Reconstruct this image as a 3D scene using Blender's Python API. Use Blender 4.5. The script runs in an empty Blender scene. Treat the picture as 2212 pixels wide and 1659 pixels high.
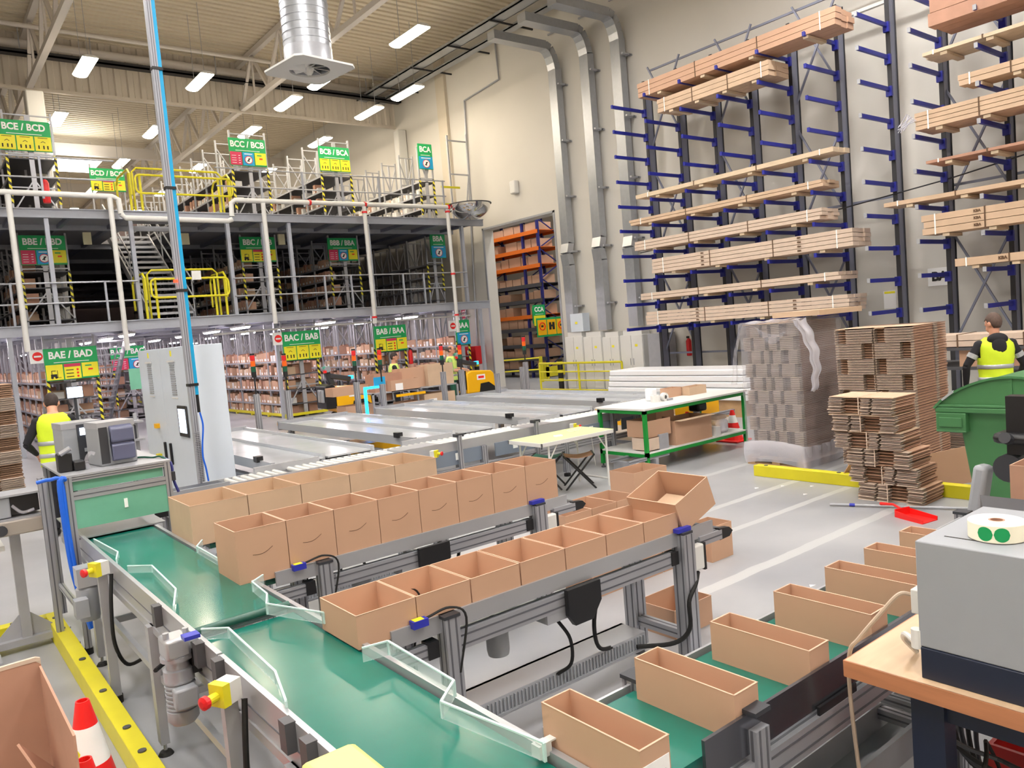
import bpy, bmesh, math, random
import numpy as np
from mathutils import Vector, Matrix
random.seed(7)
SC = bpy.context.scene
COL = SC.collection
PI = math.pi

# ---------------------------------------------------------------- camera
cam_d = bpy.data.cameras.new('camera'); cam_d.sensor_width = 36.0
cam_d.lens = 1677.702 / 2212 * 36.0
cam_d.clip_start = .05; cam_d.clip_end = 200
cam = bpy.data.objects.new('camera', cam_d); COL.objects.link(cam)
YAW, PITCH, ROLL = 9.06545433e-01, -7.19395000e-02, -8.34958334e-02
_f = Vector((math.cos(YAW)*math.cos(PITCH), math.sin(YAW)*math.cos(PITCH), math.sin(PITCH)))
_r = Vector((math.sin(YAW), -math.cos(YAW), 0)); _u = _r.cross(_f)
_r2 = math.cos(ROLL)*_r + math.sin(ROLL)*_u; _u2 = -math.sin(ROLL)*_r + math.cos(ROLL)*_u
cam.matrix_world = Matrix(((_r2.x, _u2.x, -_f.x, 0), (_r2.y, _u2.y, -_f.y, 0), (_r2.z, _u2.z, -_f.z, 2.2), (0, 0, 0, 1)))
SC.camera = cam

# ---------------------------------------------------------------- world, exposure
wd = bpy.data.worlds.new('world'); SC.world = wd; wd.use_nodes = True
wd.node_tree.nodes['Background'].inputs[0].default_value = (.93, .96, 1, 1)
wd.node_tree.nodes['Background'].inputs[1].default_value = .55
SC.view_settings.view_transform = 'Standard'; SC.view_settings.look = 'None'
SC.view_settings.gamma = 1; SC.view_settings.exposure = 1.2
SC.view_settings.use_curve_mapping = False
LAMP = 28.0
LAMPF = 54.0         # stronger unseen lamps added over the front and next halls          # emission of the high-bay tubes
TUBE = 30.0           # emission of the low tubes under the mezzanine

# ---------------------------------------------------------------- materials
def lin(c):
    return tuple(((x/255.)/12.92 if x/255. <= .04045 else ((x/255.+.055)/1.055)**2.4) for x in c)
MATS = {}
def M(name, rgb, rough=.6, metal=0., var=0., scale=8., bump=0., alpha=1., emit=None, trans=0., spec=None, stretch=None, rvar=0.):
    m = bpy.data.materials.new(name); m.use_nodes = True
    nt = m.node_tree; b = nt.nodes['Principled BSDF']; c = lin(rgb)
    b.inputs['Base Color'].default_value = (*c, 1); b.inputs['Roughness'].default_value = rough
    b.inputs['Metallic'].default_value = metal
    if spec is not None: b.inputs['Specular IOR Level'].default_value = spec
    if trans: b.inputs['Transmission Weight'].default_value = trans; b.inputs['IOR'].default_value = 1.12
    if alpha < 1: b.inputs['Alpha'].default_value = alpha
    if emit: b.inputs['Emission Color'].default_value = (*c, 1); b.inputs['Emission Strength'].default_value = emit
    if var or bump or rvar:
        tc = nt.nodes.new('ShaderNodeTexCoord'); mp = nt.nodes.new('ShaderNodeMapping')
        nt.links.new(tc.outputs['Object'], mp.inputs['Vector'])
        if stretch: mp.inputs['Scale'].default_value = stretch
        n = nt.nodes.new('ShaderNodeTexNoise'); n.inputs['Scale'].default_value = scale; n.inputs['Detail'].default_value = 5
        nt.links.new(mp.outputs['Vector'], n.inputs['Vector'])
        if var:
            r = nt.nodes.new('ShaderNodeValToRGB')
            r.color_ramp.elements[0].position = .3; r.color_ramp.elements[1].position = .7
            r.color_ramp.elements[0].color = (*[x*(1-var) for x in c], 1)
            r.color_ramp.elements[1].color = (*[min(1, x*(1+var)) for x in c], 1)
            nt.links.new(n.outputs['Fac'], r.inputs['Fac']); nt.links.new(r.outputs['Color'], b.inputs['Base Color'])
        if rvar:
            mr = nt.nodes.new('ShaderNodeMapRange'); mr.inputs['To Min'].default_value = max(.03, rough-rvar); mr.inputs['To Max'].default_value = rough+rvar
            mr.inputs['From Min'].default_value = .3; mr.inputs['From Max'].default_value = .7
            nt.links.new(n.outputs['Fac'], mr.inputs['Value']); nt.links.new(mr.outputs['Result'], b.inputs['Roughness'])
        if bump:
            bp = nt.nodes.new('ShaderNodeBump'); bp.inputs['Strength'].default_value = bump; bp.inputs['Distance'].default_value = .01
            nt.links.new(n.outputs['Fac'], bp.inputs['Height']); nt.links.new(bp.outputs['Normal'], b.inputs['Normal'])
    MATS[name] = m
    return m
card = M('cardboard', (193, 157, 132), .85, var=.03, scale=2.5, spec=.2)
card2 = M('cardboard_tan', (198, 172, 146), .85, var=.06, scale=4, spec=.2)
card3 = M('cardboard_brown', (178, 138, 118), .85, var=.07, scale=4, spec=.2)
cardpale = M('cardboard_pale_cut', (202, 182, 164), .9, var=.05)
cardedge = M('flute_edges', (150, 116, 88), .9, var=.2, scale=60)
cardgrey = M('cardboard_greyed', (150, 134, 124), .85, var=.08)
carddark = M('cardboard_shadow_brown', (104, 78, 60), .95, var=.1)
timber = M('pale_timber', (208, 188, 160), .7, var=.08, scale=6, stretch=(8, 1, 8))
alu = M('anodised_aluminium', (172, 174, 181), .34, .5, rvar=.06, scale=20)
aluw = M('satin_aluminium_plate', (182, 184, 189), .3, .5, var=.03, scale=3)
slot = M('profile_slot_shadow', (104, 105, 112), .5, .4)
galv = M('galvanised_steel', (172, 176, 182), .34, .6, var=.05, scale=9, rvar=.05)
gsteel = M('grey_painted_steel', (158, 162, 172), .45, .1, var=.03)
lsteel = M('light_grey_steel', (168, 170, 176), .4, .3, var=.04)
dsteel = M('dark_shelf_steel', (84, 84, 88), .5, .3)
white = M('white_paint', (208, 208, 205), .45)
wcab = M('white_powder_coat', (216, 216, 214), .4, var=.01)
ltgrey = M('light_grey_enamel', (204, 214, 226), .35, var=.01)
black = M('black_plastic', (24, 24, 27), .4)
dark = M('dark_grey_plastic', (52, 54, 60), .45)
rub = M('black_rubber', (18, 18, 18), .7)
belt = M('green_belt', (22, 108, 94), .2, var=.12, scale=1.6, spec=.6, rvar=.06)
beltd = M('dark_conveyor_belt', (36, 84, 72), .35)
panelg = M('translucent_green_panel', (112, 176, 150), .3, var=.08, scale=5)
glassg = M('acrylic_guard', (214, 232, 232), .05, alpha=.3, spec=.9)
glasse = M('acrylic_edge', (214, 240, 238), .15, alpha=.85)
yel = M('safety_yellow', (214, 204, 34), .45, var=.03)
yelp = M('pale_yellow_plastic', (246, 234, 128), .45)
yorg = M('truck_yellow', (246, 184, 12), .35)
red = M('signal_red', (212, 28, 34), .4)
redb = M('bright_red', (238, 30, 28), .45)
green = M('sign_green', (22, 166, 92), .5)
greenf = M('green_frame_paint', (18, 140, 52), .45)
bing = M('bin_green', (62, 116, 70), .5, var=.05, scale=3, bump=.05)
blue = M('rack_blue', (26, 34, 140), .45)
blued = M('rack_deep_blue', (34, 36, 108), .45)
sblue = M('sensor_blue', (44, 52, 170), .4)
hose = M('hose_blue', (20, 96, 214), .35)
cyan = M('mast_cyan', (0, 160, 214), .4)
rackdk = M('rack_dark_post', (48, 48, 51), .5, .2)
rackgr = M('rack_post_side', (128, 132, 150), .45, .3)
orange = M('beam_orange', (222, 112, 30), .5)
navy = M('navy_enamel', (28, 36, 56), .35)
greyc = M('grey_casing', (150, 154, 160), .45, var=.02)
wood = M('beech_worktop', (206, 178, 146), .45, var=.09, scale=3, stretch=(1, 10, 10))
woode = M('bench_edge_wood', (176, 118, 82), .5, var=.1, scale=5, stretch=(10, 1, 10))
paper = M('white_paper', (240, 240, 240), .8)
cream = M('cream_label_roll', (244, 240, 218), .7)
dotg = M('green_dot_label', (0, 150, 84), .5)
pink = M('sign_magenta', (206, 52, 92), .5)
sky = M('sign_blue', (24, 160, 214), .5)
lime = M('sign_yellow', (236, 226, 44), .5)
ink = M('black_print', (30, 28, 26), .6)
inkc = M('carton_print', (96, 72, 52), .8)
wht = M('sign_white', (244, 246, 244), .5)
hv = M('hi_vis_yellow', (214, 240, 44), .6, var=.05, scale=6, bump=.3)
hv2 = M('hi_vis_pale', (206, 232, 120), .6, var=.05)
refl = M('reflective_tape', (176, 180, 184), .35, .3)
skin = M('skin', (206, 150, 124), .5, var=.04)
hair = M('dark_hair', (52, 40, 36), .7, var=.2, scale=40, bump=.5)
hairg = M('cropped_brown_hair', (86, 68, 60), .7, var=.2, scale=40)
cloth = M('black_cloth', (30, 30, 36), .85, var=.15)
clothg = M('dark_green_cloth', (28, 84, 66), .85)
shirt = M('pale_green_shirt', (150, 190, 120), .8)
film = M('stretch_film', (206, 204, 214), 00.14, alpha=.25, bump=.4, scale=9, spec=.9)
filmd = M('bunched_film', (232, 232, 244), .15, alpha=.5, bump=.8, scale=16, spec=.9)
wrapw = M('white_wrapped_foam', (236, 238, 242), .25, bump=.4, scale=12)
lampm = M('lamp_tube', (255, 238, 212), .5, emit=LAMP)
lamph = M('added_lamp_panel', (255, 250, 246), .5, emit=LAMPF)
lampf = M('lamp_tube_low', (255, 240, 246), .5, emit=TUBE)
lampw = M('lit_skylight', (255, 252, 246), .5, emit=3.0)
ledb = M('blue_led', (30, 160, 255), .4, emit=2.4)
ledr = M('red_led', (255, 40, 20), .4, emit=3.0)
ledo = M('amber_lens', (236, 100, 20), .3)
ledg = M('green_lens', (14, 84, 62), .3)
screen = M('lit_screen', (214, 230, 255), .4, emit=1.6)
pallet = M('pallet_wood', (182, 148, 108), .8, var=.12, scale=6)
mirror = M('dome_mirror', (215, 215, 215), .06, 1.)
orgdoor = M('rack_goods_wrap', (206, 150, 126), .4, var=.2, scale=3)

# hazard stripe: yellow and black diagonals in object space
def stripes():
    m = bpy.data.materials.new('hazard_stripe'); m.use_nodes = True; nt = m.node_tree; b = nt.nodes['Principled BSDF']
    tc = nt.nodes.new('ShaderNodeTexCoord'); s = nt.nodes.new('ShaderNodeSeparateXYZ'); nt.links.new(tc.outputs['Object'], s.inputs[0])
    def ma(op, a, bb):
        n = nt.nodes.new('ShaderNodeMath'); n.operation = op
        for i, v in enumerate((a, bb)):
            if isinstance(v, (int, float)): n.inputs[i].default_value = v
            else: nt.links.new(v, n.inputs[i])
        return n.outputs[0]
    v = ma('ADD', s.outputs[0], s.outputs[2]); v = ma('ADD', v, s.outputs[1]); v = ma('MULTIPLY', v, 5.5); v = ma('FRACT', v, 0); v = ma('GREATER_THAN', v, .5)
    mx = nt.nodes.new('ShaderNodeMix'); mx.data_type = 'RGBA'
    mx.inputs[6].default_value = (*lin((226, 214, 50)), 1); mx.inputs[7].default_value = (*lin((28, 28, 28)), 1)
    nt.links.new(v, mx.inputs[0]); nt.links.new(mx.outputs[2], b.inputs['Base Color']); b.inputs['Roughness'].default_value = .5
    return m
hazard = stripes()
raild = M('dark_polished_rail', (112, 114, 122), .25, .85)
edgec = M('carton_rim', (200, 166, 142), .9)

# ---------------------------------------------------------------- object helpers
def tag(o, label=None, cat=None, group=None, kind=None):
    if label: o['label'] = label
    if cat: o['category'] = cat
    if group: o['group'] = group
    if kind: o['kind'] = kind
    return o
def thing(name, label, cat, loc=(0, 0, 0), rz=0., group=None, rot=None):
    o = bpy.data.objects.new(name, None); COL.objects.link(o)
    o.empty_display_size = .2
    o.location = loc; o.rotation_euler = rot if rot else (0, 0, rz)
    R = (Matrix.Translation(loc) @ o.rotation_euler.to_matrix().to_4x4())
    INV[o.name] = R.inverted()
    return tag(o, label, cat, group)
INV = {}
class MB:
    """collects shapes in world (w=True) or local coordinates and links them as ONE mesh"""
    def __init__(s): s.v = []; s.f = []; s.mi = []; s.mats = []; s.cur = 0
    def mat(s, m):
        if m not in s.mats: s.mats.append(m)
        s.cur = s.mats.index(m); return s
    def add(s, vs, fs):
        n = len(s.v); s.v += [tuple(v) for v in vs]
        s.f += [tuple(i+n for i in f) for f in fs]; s.mi += [s.cur]*len(fs); return s
    def box(s, x0, y0, z0, x1, y1, z1):
        return s.add([(x0, y0, z0), (x1, y0, z0), (x1, y1, z0), (x0, y1, z0), (x0, y0, z1), (x1, y0, z1), (x1, y1, z1), (x0, y1, z1)],
                     [(0, 3, 2, 1), (4, 5, 6, 7), (0, 1, 5, 4), (1, 2, 6, 5), (2, 3, 7, 6), (3, 0, 4, 7)])
    def cb(s, cx, cy, cz, sx, sy, sz): return s.box(cx-sx/2, cy-sy/2, cz-sz/2, cx+sx/2, cy+sy/2, cz+sz/2)
    def obox(s, c, sz, R):
        vs = []
        for dz in (-.5, .5):
            for dx, dy in ((-.5, -.5), (.5, -.5), (.5, .5), (-.5, .5)): vs.append(Vector(c) + R @ Vector((dx*sz[0], dy*sz[1], dz*sz[2])))
        return s.add(vs, [(0, 3, 2, 1), (4, 5, 6, 7), (0, 1, 5, 4), (1, 2, 6, 5), (2, 3, 7, 6), (3, 0, 4, 7)])
    def bar(s, p, q, w, h=None, up=(0, 0, 1)):
        p, q = Vector(p), Vector(q); d = q-p; L = d.length; h = h or w
        if L < 1e-6: return s
        d.normalize(); u = Vector(up)
        if abs(d.dot(u)) > .98: u = Vector((0, 1, 0))
        sx = d.cross(u).normalized(); uu = sx.cross(d)
        R = Matrix((sx, d, uu)).transposed()
        return s.obox((p+q)/2, (w, L, h), R)
    def tube(s, pts, r, n=8, cap=True, closed=False):
        pts = [Vector(p) for p in pts]; k = len(pts); rr = r if isinstance(r, (list, tuple)) else [r]*k
        rings = []; prev = None
        for i, p in enumerate(pts):
            if closed: d = pts[(i+1) % k]-pts[i-1]
            else: d = pts[min(i+1, k-1)]-pts[max(i-1, 0)]
            if d.length < 1e-9: d = Vector((0, 0, 1))
            d.normalize()
            if prev is None:
                a = Vector((0, 0, 1)) if abs(d.z) < .9 else Vector((1, 0, 0)); u = d.cross(a).normalized()
            else: u = (prev-d*prev.dot(d)).normalized()
            prev = u; w = d.cross(u)
            rings.append([p+(u*math.cos(2*PI*j/n)+w*math.sin(2*PI*j/n))*rr[i] for j in range(n)])
        vs = [v for r_ in rings for v in r_]; fs = []
        for i in range(k if closed else k-1):
            a, b = i*n, ((i+1) % k)*n
            for j in range(n): fs.append((a+j, a+(j+1) % n, b+(j+1) % n, b+j))
        if cap and not closed: fs.append(tuple(range(n-1, -1, -1))); fs.append(tuple((k-1)*n+j for j in range(n)))
        return s.add(vs, fs)
    def cyl(s, p, q, r, n=16): return s.tube([p, q], r, n)
    def lathe(s, c, prof, n=24, axis='z'):
        vs = []; fs = []; k = len(prof)
        for i in range(n):
            a = 2*PI*i/n
            for (r, h) in prof:
                if axis == 'z': vs.append((c[0]+r*math.cos(a), c[1]+r*math.sin(a), c[2]+h))
                elif axis == 'x': vs.append((c[0]+h, c[1]+r*math.cos(a), c[2]+r*math.sin(a)))
                else: vs.append((c[0]+r*math.sin(a), c[1]+h, c[2]+r*math.cos(a)))
        for i in range(n):
            j = (i+1) % n
            for q in range(k-1): fs.append((i*k+q, j*k+q, j*k+q+1, i*k+q+1))
        return s.add(vs, fs)
    def prism(s, poly, a, b, axis='z'):
        n = len(poly)
        def P(u, v, w):
            return (u, v, w) if axis == 'z' else ((u, w, v) if axis == 'y' else (w, u, v))
        vs = [P(u, v, a) for u, v in poly]+[P(u, v, b) for u, v in poly]
        fs = [tuple(range(n-1, -1, -1)), tuple(range(n, 2*n))]+[(i, (i+1) % n, n+(i+1) % n, n+i) for i in range(n)]
        return s.add(vs, fs)
    def carton(s, x0, y0, z0, x1, y1, z1, t=.006):
        """open-topped box with real wall thickness"""
        s.box(x0, y0, z0, x1, y1, z0+t)
        s.box(x0, y0, z0+t, x1, y0+t, z1); s.box(x0, y1-t, z0+t, x1, y1, z1)
        s.box(x0, y0+t, z0+t, x0+t, y1-t, z1); s.box(x1-t, y0+t, z0+t, x1, y1-t, z1)
        return s
    def profile(s, p, q, w=.04, h=None):
        """slotted aluminium profile: body and dark slot lines"""
        h = h or w; s.mat(alu); s.bar(p, q, w, h)
        P, Q = Vector(p), Vector(q); d = (Q-P).normalized()
        u = Vector((0, 0, 1)) if abs(d.z) < .9 else Vector((0, 1, 0)); sx = d.cross(u).normalized(); uu = sx.cross(d)
        s.mat(slot)
        for sg in (-1, 1):
            nn = max(1, round(h/.045))
            for k in range(nn):
                o = sx*sg*(w/2)+uu*((k+.5)/nn-.5)*h
                s.bar(P+o, Q+o, .003, .009)
            nn = max(1, round(w/.045))
            for k in range(nn):
                o = uu*sg*(h/2)+sx*((k+.5)/nn-.5)*w
                s.bar(P+o, Q+o, .009, .003)
        return s
    def build(s, name, mat=None, parent=None, w=True, smooth=False, bevel=0):
        me = bpy.data.meshes.new(name)
        vs = s.v; par = parent
        if w and par is not None:
            T = Matrix.Identity(4); 
            T = TOT(par); T = T.inverted()
            vs = [T @ Vector(v) for v in vs]
        o = bpy.data.objects.new(name, me)
        if par is None and w and vs:
            xs = [v[0] for v in vs]; ys = [v[1] for v in vs]; zs = [v[2] for v in vs]
            c = Vector(((min(xs)+max(xs))/2, (min(ys)+max(ys))/2, min(zs))); vs = [Vector(v)-c for v in vs]; o.location = c
        me.from_pydata([tuple(v) for v in vs], [], s.f)
        ms = s.mats if s.mats else [mat]
        for m in ms: me.materials.append(m)
        if s.mats: me.polygons.foreach_set('material_index', s.mi)
        if smooth:
            me.polygons.foreach_set('use_smooth', [True]*len(me.polygons))
        COL.objects.link(o)
        if par is not None: o.parent = par
        if bevel:
            b = o.modifiers.new('bevel', 'BEVEL'); b.width = bevel; b.segments = 2; b.limit_method = 'ANGLE'
        if smooth == 'auto' or bevel:
            try: me.set_sharp_from_angle(angle=math.radians(40))
            except Exception: pass
            me.polygons.foreach_set('use_smooth', [True]*len(me.polygons))
        me.update()
        return o
def sm(pts, n=6):
    P = [Vector(p) for p in pts]; P = [P[0]*2-P[1]]+P+[P[-1]*2-P[-2]]; out = []
    for i in range(1, len(P)-2):
        for k in range(n):
            t = k/n; out.append(.5*((2*P[i])+(P[i+1]-P[i-1])*t+(2*P[i-1]-5*P[i]+4*P[i+1]-P[i+2])*t*t+(3*P[i]-P[i-1]-3*P[i+1]+P[i+2])*t**3))
    return out+[P[-2]]
def TOT(o):
    T = Matrix.Translation(o.location) @ o.rotation_euler.to_matrix().to_4x4()
    return TOT(o.parent) @ T if o.parent else T
def kids(o): return [c for c in bpy.data.objects if c.parent is o]
KIDS = {}
def dup(root, loc, rz=None, label=None, group=None):
    if root.name not in KIDS: KIDS[root.name] = [(c, kids(c)) for c in kids(root)]
    r = root.copy(); COL.objects.link(r); r.location = loc
    if rz is not None: r.rotation_euler = (0, 0, rz)
    if label: r['label'] = label
    if group: r['group'] = group
    for c, gs in KIDS[root.name]:
        d = c.copy(); COL.objects.link(d); d.parent = r
        for g in gs:
            e = g.copy(); COL.objects.link(e); e.parent = d
    return r
def text(name, s, size, mat, parent, origin, xdir, ydir, depth=.004, bold=.0, align='CENTER', sx=1.):
    cu = bpy.data.curves.new(name, 'FONT'); cu.body = s; cu.size = size; cu.align_x = align; cu.align_y = 'CENTER'
    cu.extrude = depth/2; cu.offset = bold; cu.resolution_u = 3
    t = bpy.data.objects.new(name, cu); COL.objects.link(t)
    dg = bpy.context.evaluated_depsgraph_get(); me = bpy.data.meshes.new_from_object(t.evaluated_get(dg))
    bpy.data.objects.remove(t); bpy.data.curves.remove(cu)
    X = Vector(xdir).normalized(); Y = Vector(ydir).normalized(); Z = X.cross(Y)
    R = Matrix((X, Y, Z)).transposed().to_4x4(); T = Matrix.Translation(origin) @ R @ Matrix.Diagonal((sx, 1, 1, 1))
    if parent is not None: T = TOT(parent).inverted() @ T
    me.transform(T); me.materials.clear(); me.materials.append(mat); me.name = name
    o = bpy.data.objects.new(name, me); COL.objects.link(o)
    if parent is not None: o.parent = parent
    return o
def struct(name, mb, mat=None, label=None):
    o = mb.build(name, mat, None); o['kind'] = 'structure'
    if label: o['label'] = label
    return o

# ---------------------------------------------------------------- the hall
XW = 17.6; ROOF = 12.8; Y3 = 29.0
def floor_mat():
    m = bpy.data.materials.new('polished_concrete'); m.use_nodes = True; nt = m.node_tree; b = nt.nodes['Principled BSDF']
    N = nt.nodes.new; Lk = nt.links.new
    g = N('ShaderNodeNewGeometry'); s = N('ShaderNodeSeparateXYZ'); Lk(g.outputs['Position'], s.inputs[0])
    n = N('ShaderNodeTexNoise'); n.inputs['Scale'].default_value = .7; n.inputs['Detail'].default_value = 8; Lk(g.outputs['Position'], n.inputs['Vector'])
    r = N('ShaderNodeValToRGB'); r.color_ramp.elements[0].position = .3; r.color_ramp.elements[1].position = .72
    r.color_ramp.elements[0].color = (*lin((142, 144, 149)), 1); r.color_ramp.elements[1].color = (*lin((170, 171, 174)), 1)
    Lk(n.outputs['Fac'], r.inputs['Fac'])
    def ma(op, a, bb=0.):
        k = N('ShaderNodeMath'); k.operation = op
        for i, v in enumerate((a, bb)):
            if isinstance(v, (int, float)): k.inputs[i].default_value = v
            else: Lk(v, k.inputs[i])
        return k.outputs[0]
    n2 = N('ShaderNodeTexNoise'); n2.inputs['Scale'].default_value = 3.; Lk(g.outputs['Position'], n2.inputs['Vector'])
    wob = ma('MULTIPLY', ma('SUBTRACT', n2.outputs['Fac'], .5), .05)
    y = ma('ADD', s.outputs[1], wob); tot = None
    for (yc, hw, xa, xb) in ((3.87, .06, 4.3, 9.0), (4.74, .045, 4.9, 10), (5.43, .05, 4.9, 10.5), (6.6, .05, 5.6, 10.5)):
        k = ma('LESS_THAN', ma('ABSOLUTE', ma('SUBTRACT', y, yc)), hw)
        k = ma('MULTIPLY', k, ma('GREATER_THAN', s.outputs[0], xa)); k = ma('MULTIPLY', k, ma('LESS_THAN', s.outputs[0], xb))
        tot = k if tot is None else ma('MAXIMUM', tot, k)
    tot = ma('MULTIPLY', tot, .75)
    mx = N('ShaderNodeMix'); mx.data_type = 'RGBA'; mx.inputs[7].default_value = (*lin((186, 188, 188)), 1)
    Lk(tot, mx.inputs[0]); Lk(r.outputs['Color'], mx.inputs[6]); Lk(mx.outputs[2], b.inputs['Base Color'])
    mr = N('ShaderNodeMapRange'); mr.inputs['To Min'].default_value = .26; mr.inputs['To Max'].default_value = .42; Lk(n.outputs['Fac'], mr.inputs['Value'])
    Lk(mr.outputs['Result'], b.inputs['Roughness']); b.inputs['Specular IOR Level'].default_value = .45
    return m
struct('floor', MB().box(-6, -5, -.2, 30, 64, 0), floor_mat(), 'smooth light grey concrete hall floor with pale worn marking lines')

wallm = M('wall_panel', (204, 201, 194), .6, var=.015, scale=.8)
wallin = M('wall_beige', (202, 193, 176), .65, var=.02, scale=.8)
roofm = M('roof_sheet', (218, 207, 184), .6)
fasm = M('fascia_sheet', (200, 192, 180), .6)
pinkw = M('far_wall_pinkish', (206, 190, 196), .7)
# right wall with the door opening (y 19.5..23.45, z 0..5.9)
w = MB()
w.box(XW, -5, 0, XW+.46, 19.5, 13); w.box(XW, 23.45, 0, XW+.46, 64, 13); w.box(XW, 19.5, 5.9, XW+.46, 23.45, 13)
struct('wall_right', w, wallm, 'tall off-white panel wall on the right, behind the cantilever racks')
struct('trim_1', MB().box(XW-.025, 19.42, 5.9, XW+.01, 23.5, 5.97).box(XW-.025, 23.42, 0, XW+.01, 23.5, 5.97).box(XW-.025, 19.42, 0, XW+.01, 19.5, 5.97), lsteel)
# thicker strip of wall (pilaster) left of the doorway
struct('trim_2', MB().box(XW-.12, 25.0, 0, XW, 25.6, 12.7), wallin)
struct('wall_left', MB().box(-6.3, -5, 0, -6, 62, 13), wallin, 'left hall wall outside the picture')
struct('wall_front', MB().box(-6.3, -5.3, 0, 30, -5, 13), wallin, 'hall wall behind the viewpoint')
struct('wall_back', MB().box(-6, 62, 0, 30, 62.3, 13), pinkw, 'far end wall of the hall behind the shelving')
struct('wall_beyond', MB().box(29.7, 5, 0, 30, 62, 13), wallin, 'wall of the next hall seen through the doorway')
# corrugated roof: trapezoid ribs along X
def ribs(y0, y1, pitch, z, dz, x0, x1):
    mb = MB(); y = y0; poly = []
    while y < y1:
        a = pitch
        poly += [(y, z), (y+a*.55, z), (y+a*.65, z+dz), (y+a*.9, z+dz)]; y += a
    poly += [(y1, z)]
    vs = []; fs = []
    for (yy, zz) in poly: vs += [(x0, yy, zz), (x1, yy, zz)]
    for i in range(len(poly)-1): fs.append((2*i, 2*i+1, 2*i+3, 2*i+2))
    mb.add(vs, fs); mb.box(x0, y0, z+dz+.02, x1, y1, z+dz+.2)
    return mb
struct('ceiling', ribs(-5, 62, .3, ROOF, .1, -6, 30), roofm, 'beige corrugated steel roof deck')
# vertical trapezoid sheet hanging from the roof across the hall
mb = MB(); x = -6.; pts = []
while x < XW: pts += [(x, Y3), (x+.16, Y3), (x+.2, Y3+.06), (x+.36, Y3+.06)]; x += .4
pts.append((XW, Y3)); vs = []; fs = []
for (a, b) in pts: vs += [(a, b, 11.08), (a, b, ROOF)]
for i in range(len(pts)-1): fs.append((2*i, 2*i+2, 2*i+3, 2*i+1))
mb.add(vs, fs); mb.box(-6, Y3-.05, 11.0, XW, Y3+.1, 11.1); mb.box(-6, Y3+.07, 11.08, XW, Y3+.1, ROOF)
struct('trim_3', mb, fasm, 'ribbed sheet bulkhead hanging from the roof across the hall')

# ---------------------------------------------------------------- roof trusses (each a thing)
def truss(x, y0, y1, lab):
    t = thing('roof_truss', lab, 'roof truss', (x, y0, 11.1), group=None)
    MB().box(x-.09, y0, 11.04, x+.09, y1, 11.2).build('bottom_chord', gwh, t)
    MB().box(x-.09, y0, 12.6, x+.09, y1, 12.78).build('top_chord', gwh, t)
    y = y0; k = 0
    while y+2.6 <= y1:
        MB().bar((x, y, 11.15), (x, y+1.3, 12.65), .1).build('web_member', gwh, t)
        MB().bar((x, y+1.3, 12.65), (x, y+2.6, 11.15), .1).build('web_member', gwh, t)
        MB().bar((x, y+1.3, 12.65), (x, y+1.3, 11.15), .06).build('web_member', gwh, t)
        y += 2.6
gwh = M('truss_paint', (206, 200, 194), .5)
truss(11.05, 2.9, 60.1, 'long pale steel roof truss running beside the fan duct')
truss(4.24, 8.1, 60, 'pale steel roof truss at the upper left above the column')
# purlins crossing
for i, y in enumerate((41.0, 50.0)):
    struct('trim_%d' % (5+i), MB().box(-4, y, 11.9, XW, y+.3, 12.4), gwh)
# sprinkler main pipe in front of the bulkhead and a dark cable tray under it
o = MB().tube([(-5, 28.6, 12.3), (XW-.1, 28.6, 12.3)], .13, 12).build('sprinkler_pipe', gwh, None, smooth=True); tag(o, 'thick pale pipe running across the hall under the roof, before the bulkhead', 'pipe')
t = thing('cable_tray', 'dark cable tray hanging below the thick roof pipe', 'cable tray', (6, 28.3, 11.9))
MB().box(-5, 28.2, 11.86, XW-.1, 28.5, 11.92).box(-5, 28.2, 11.86, XW-.1, 28.22, 12.0).build('tray', rackdk, t)
for k in range(11): MB().box(-4+2*k, 28.34, 11.9, -3.97+2*k, 28.37, 12.8).build('hanger', lsteel, t)
o = MB().tube([(-5, 27.2, 12.35), (XW-.4, 27.2, 12.35)], .07, 10).build('sprinkler_pipe', gwh, None, smooth=True); tag(o, 'thin pale pipe under the roof, nearer than the thick pipe', 'pipe')
# columns
def column(x, y, z0, z1, a, lab):
    o = MB().box(x-a, y-a, z0, x+a, y+a, z1).build('column', white, None, bevel=.04); tag(o, lab, 'column')
column(17.38, 28.35, 0, 10.75, .2, 'pale concrete column standing in the far corner by the right wall')
column(4.03, 27.0, 0, 10.35, .24, 'white square column rising behind the BCE / BCD sign')

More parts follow.
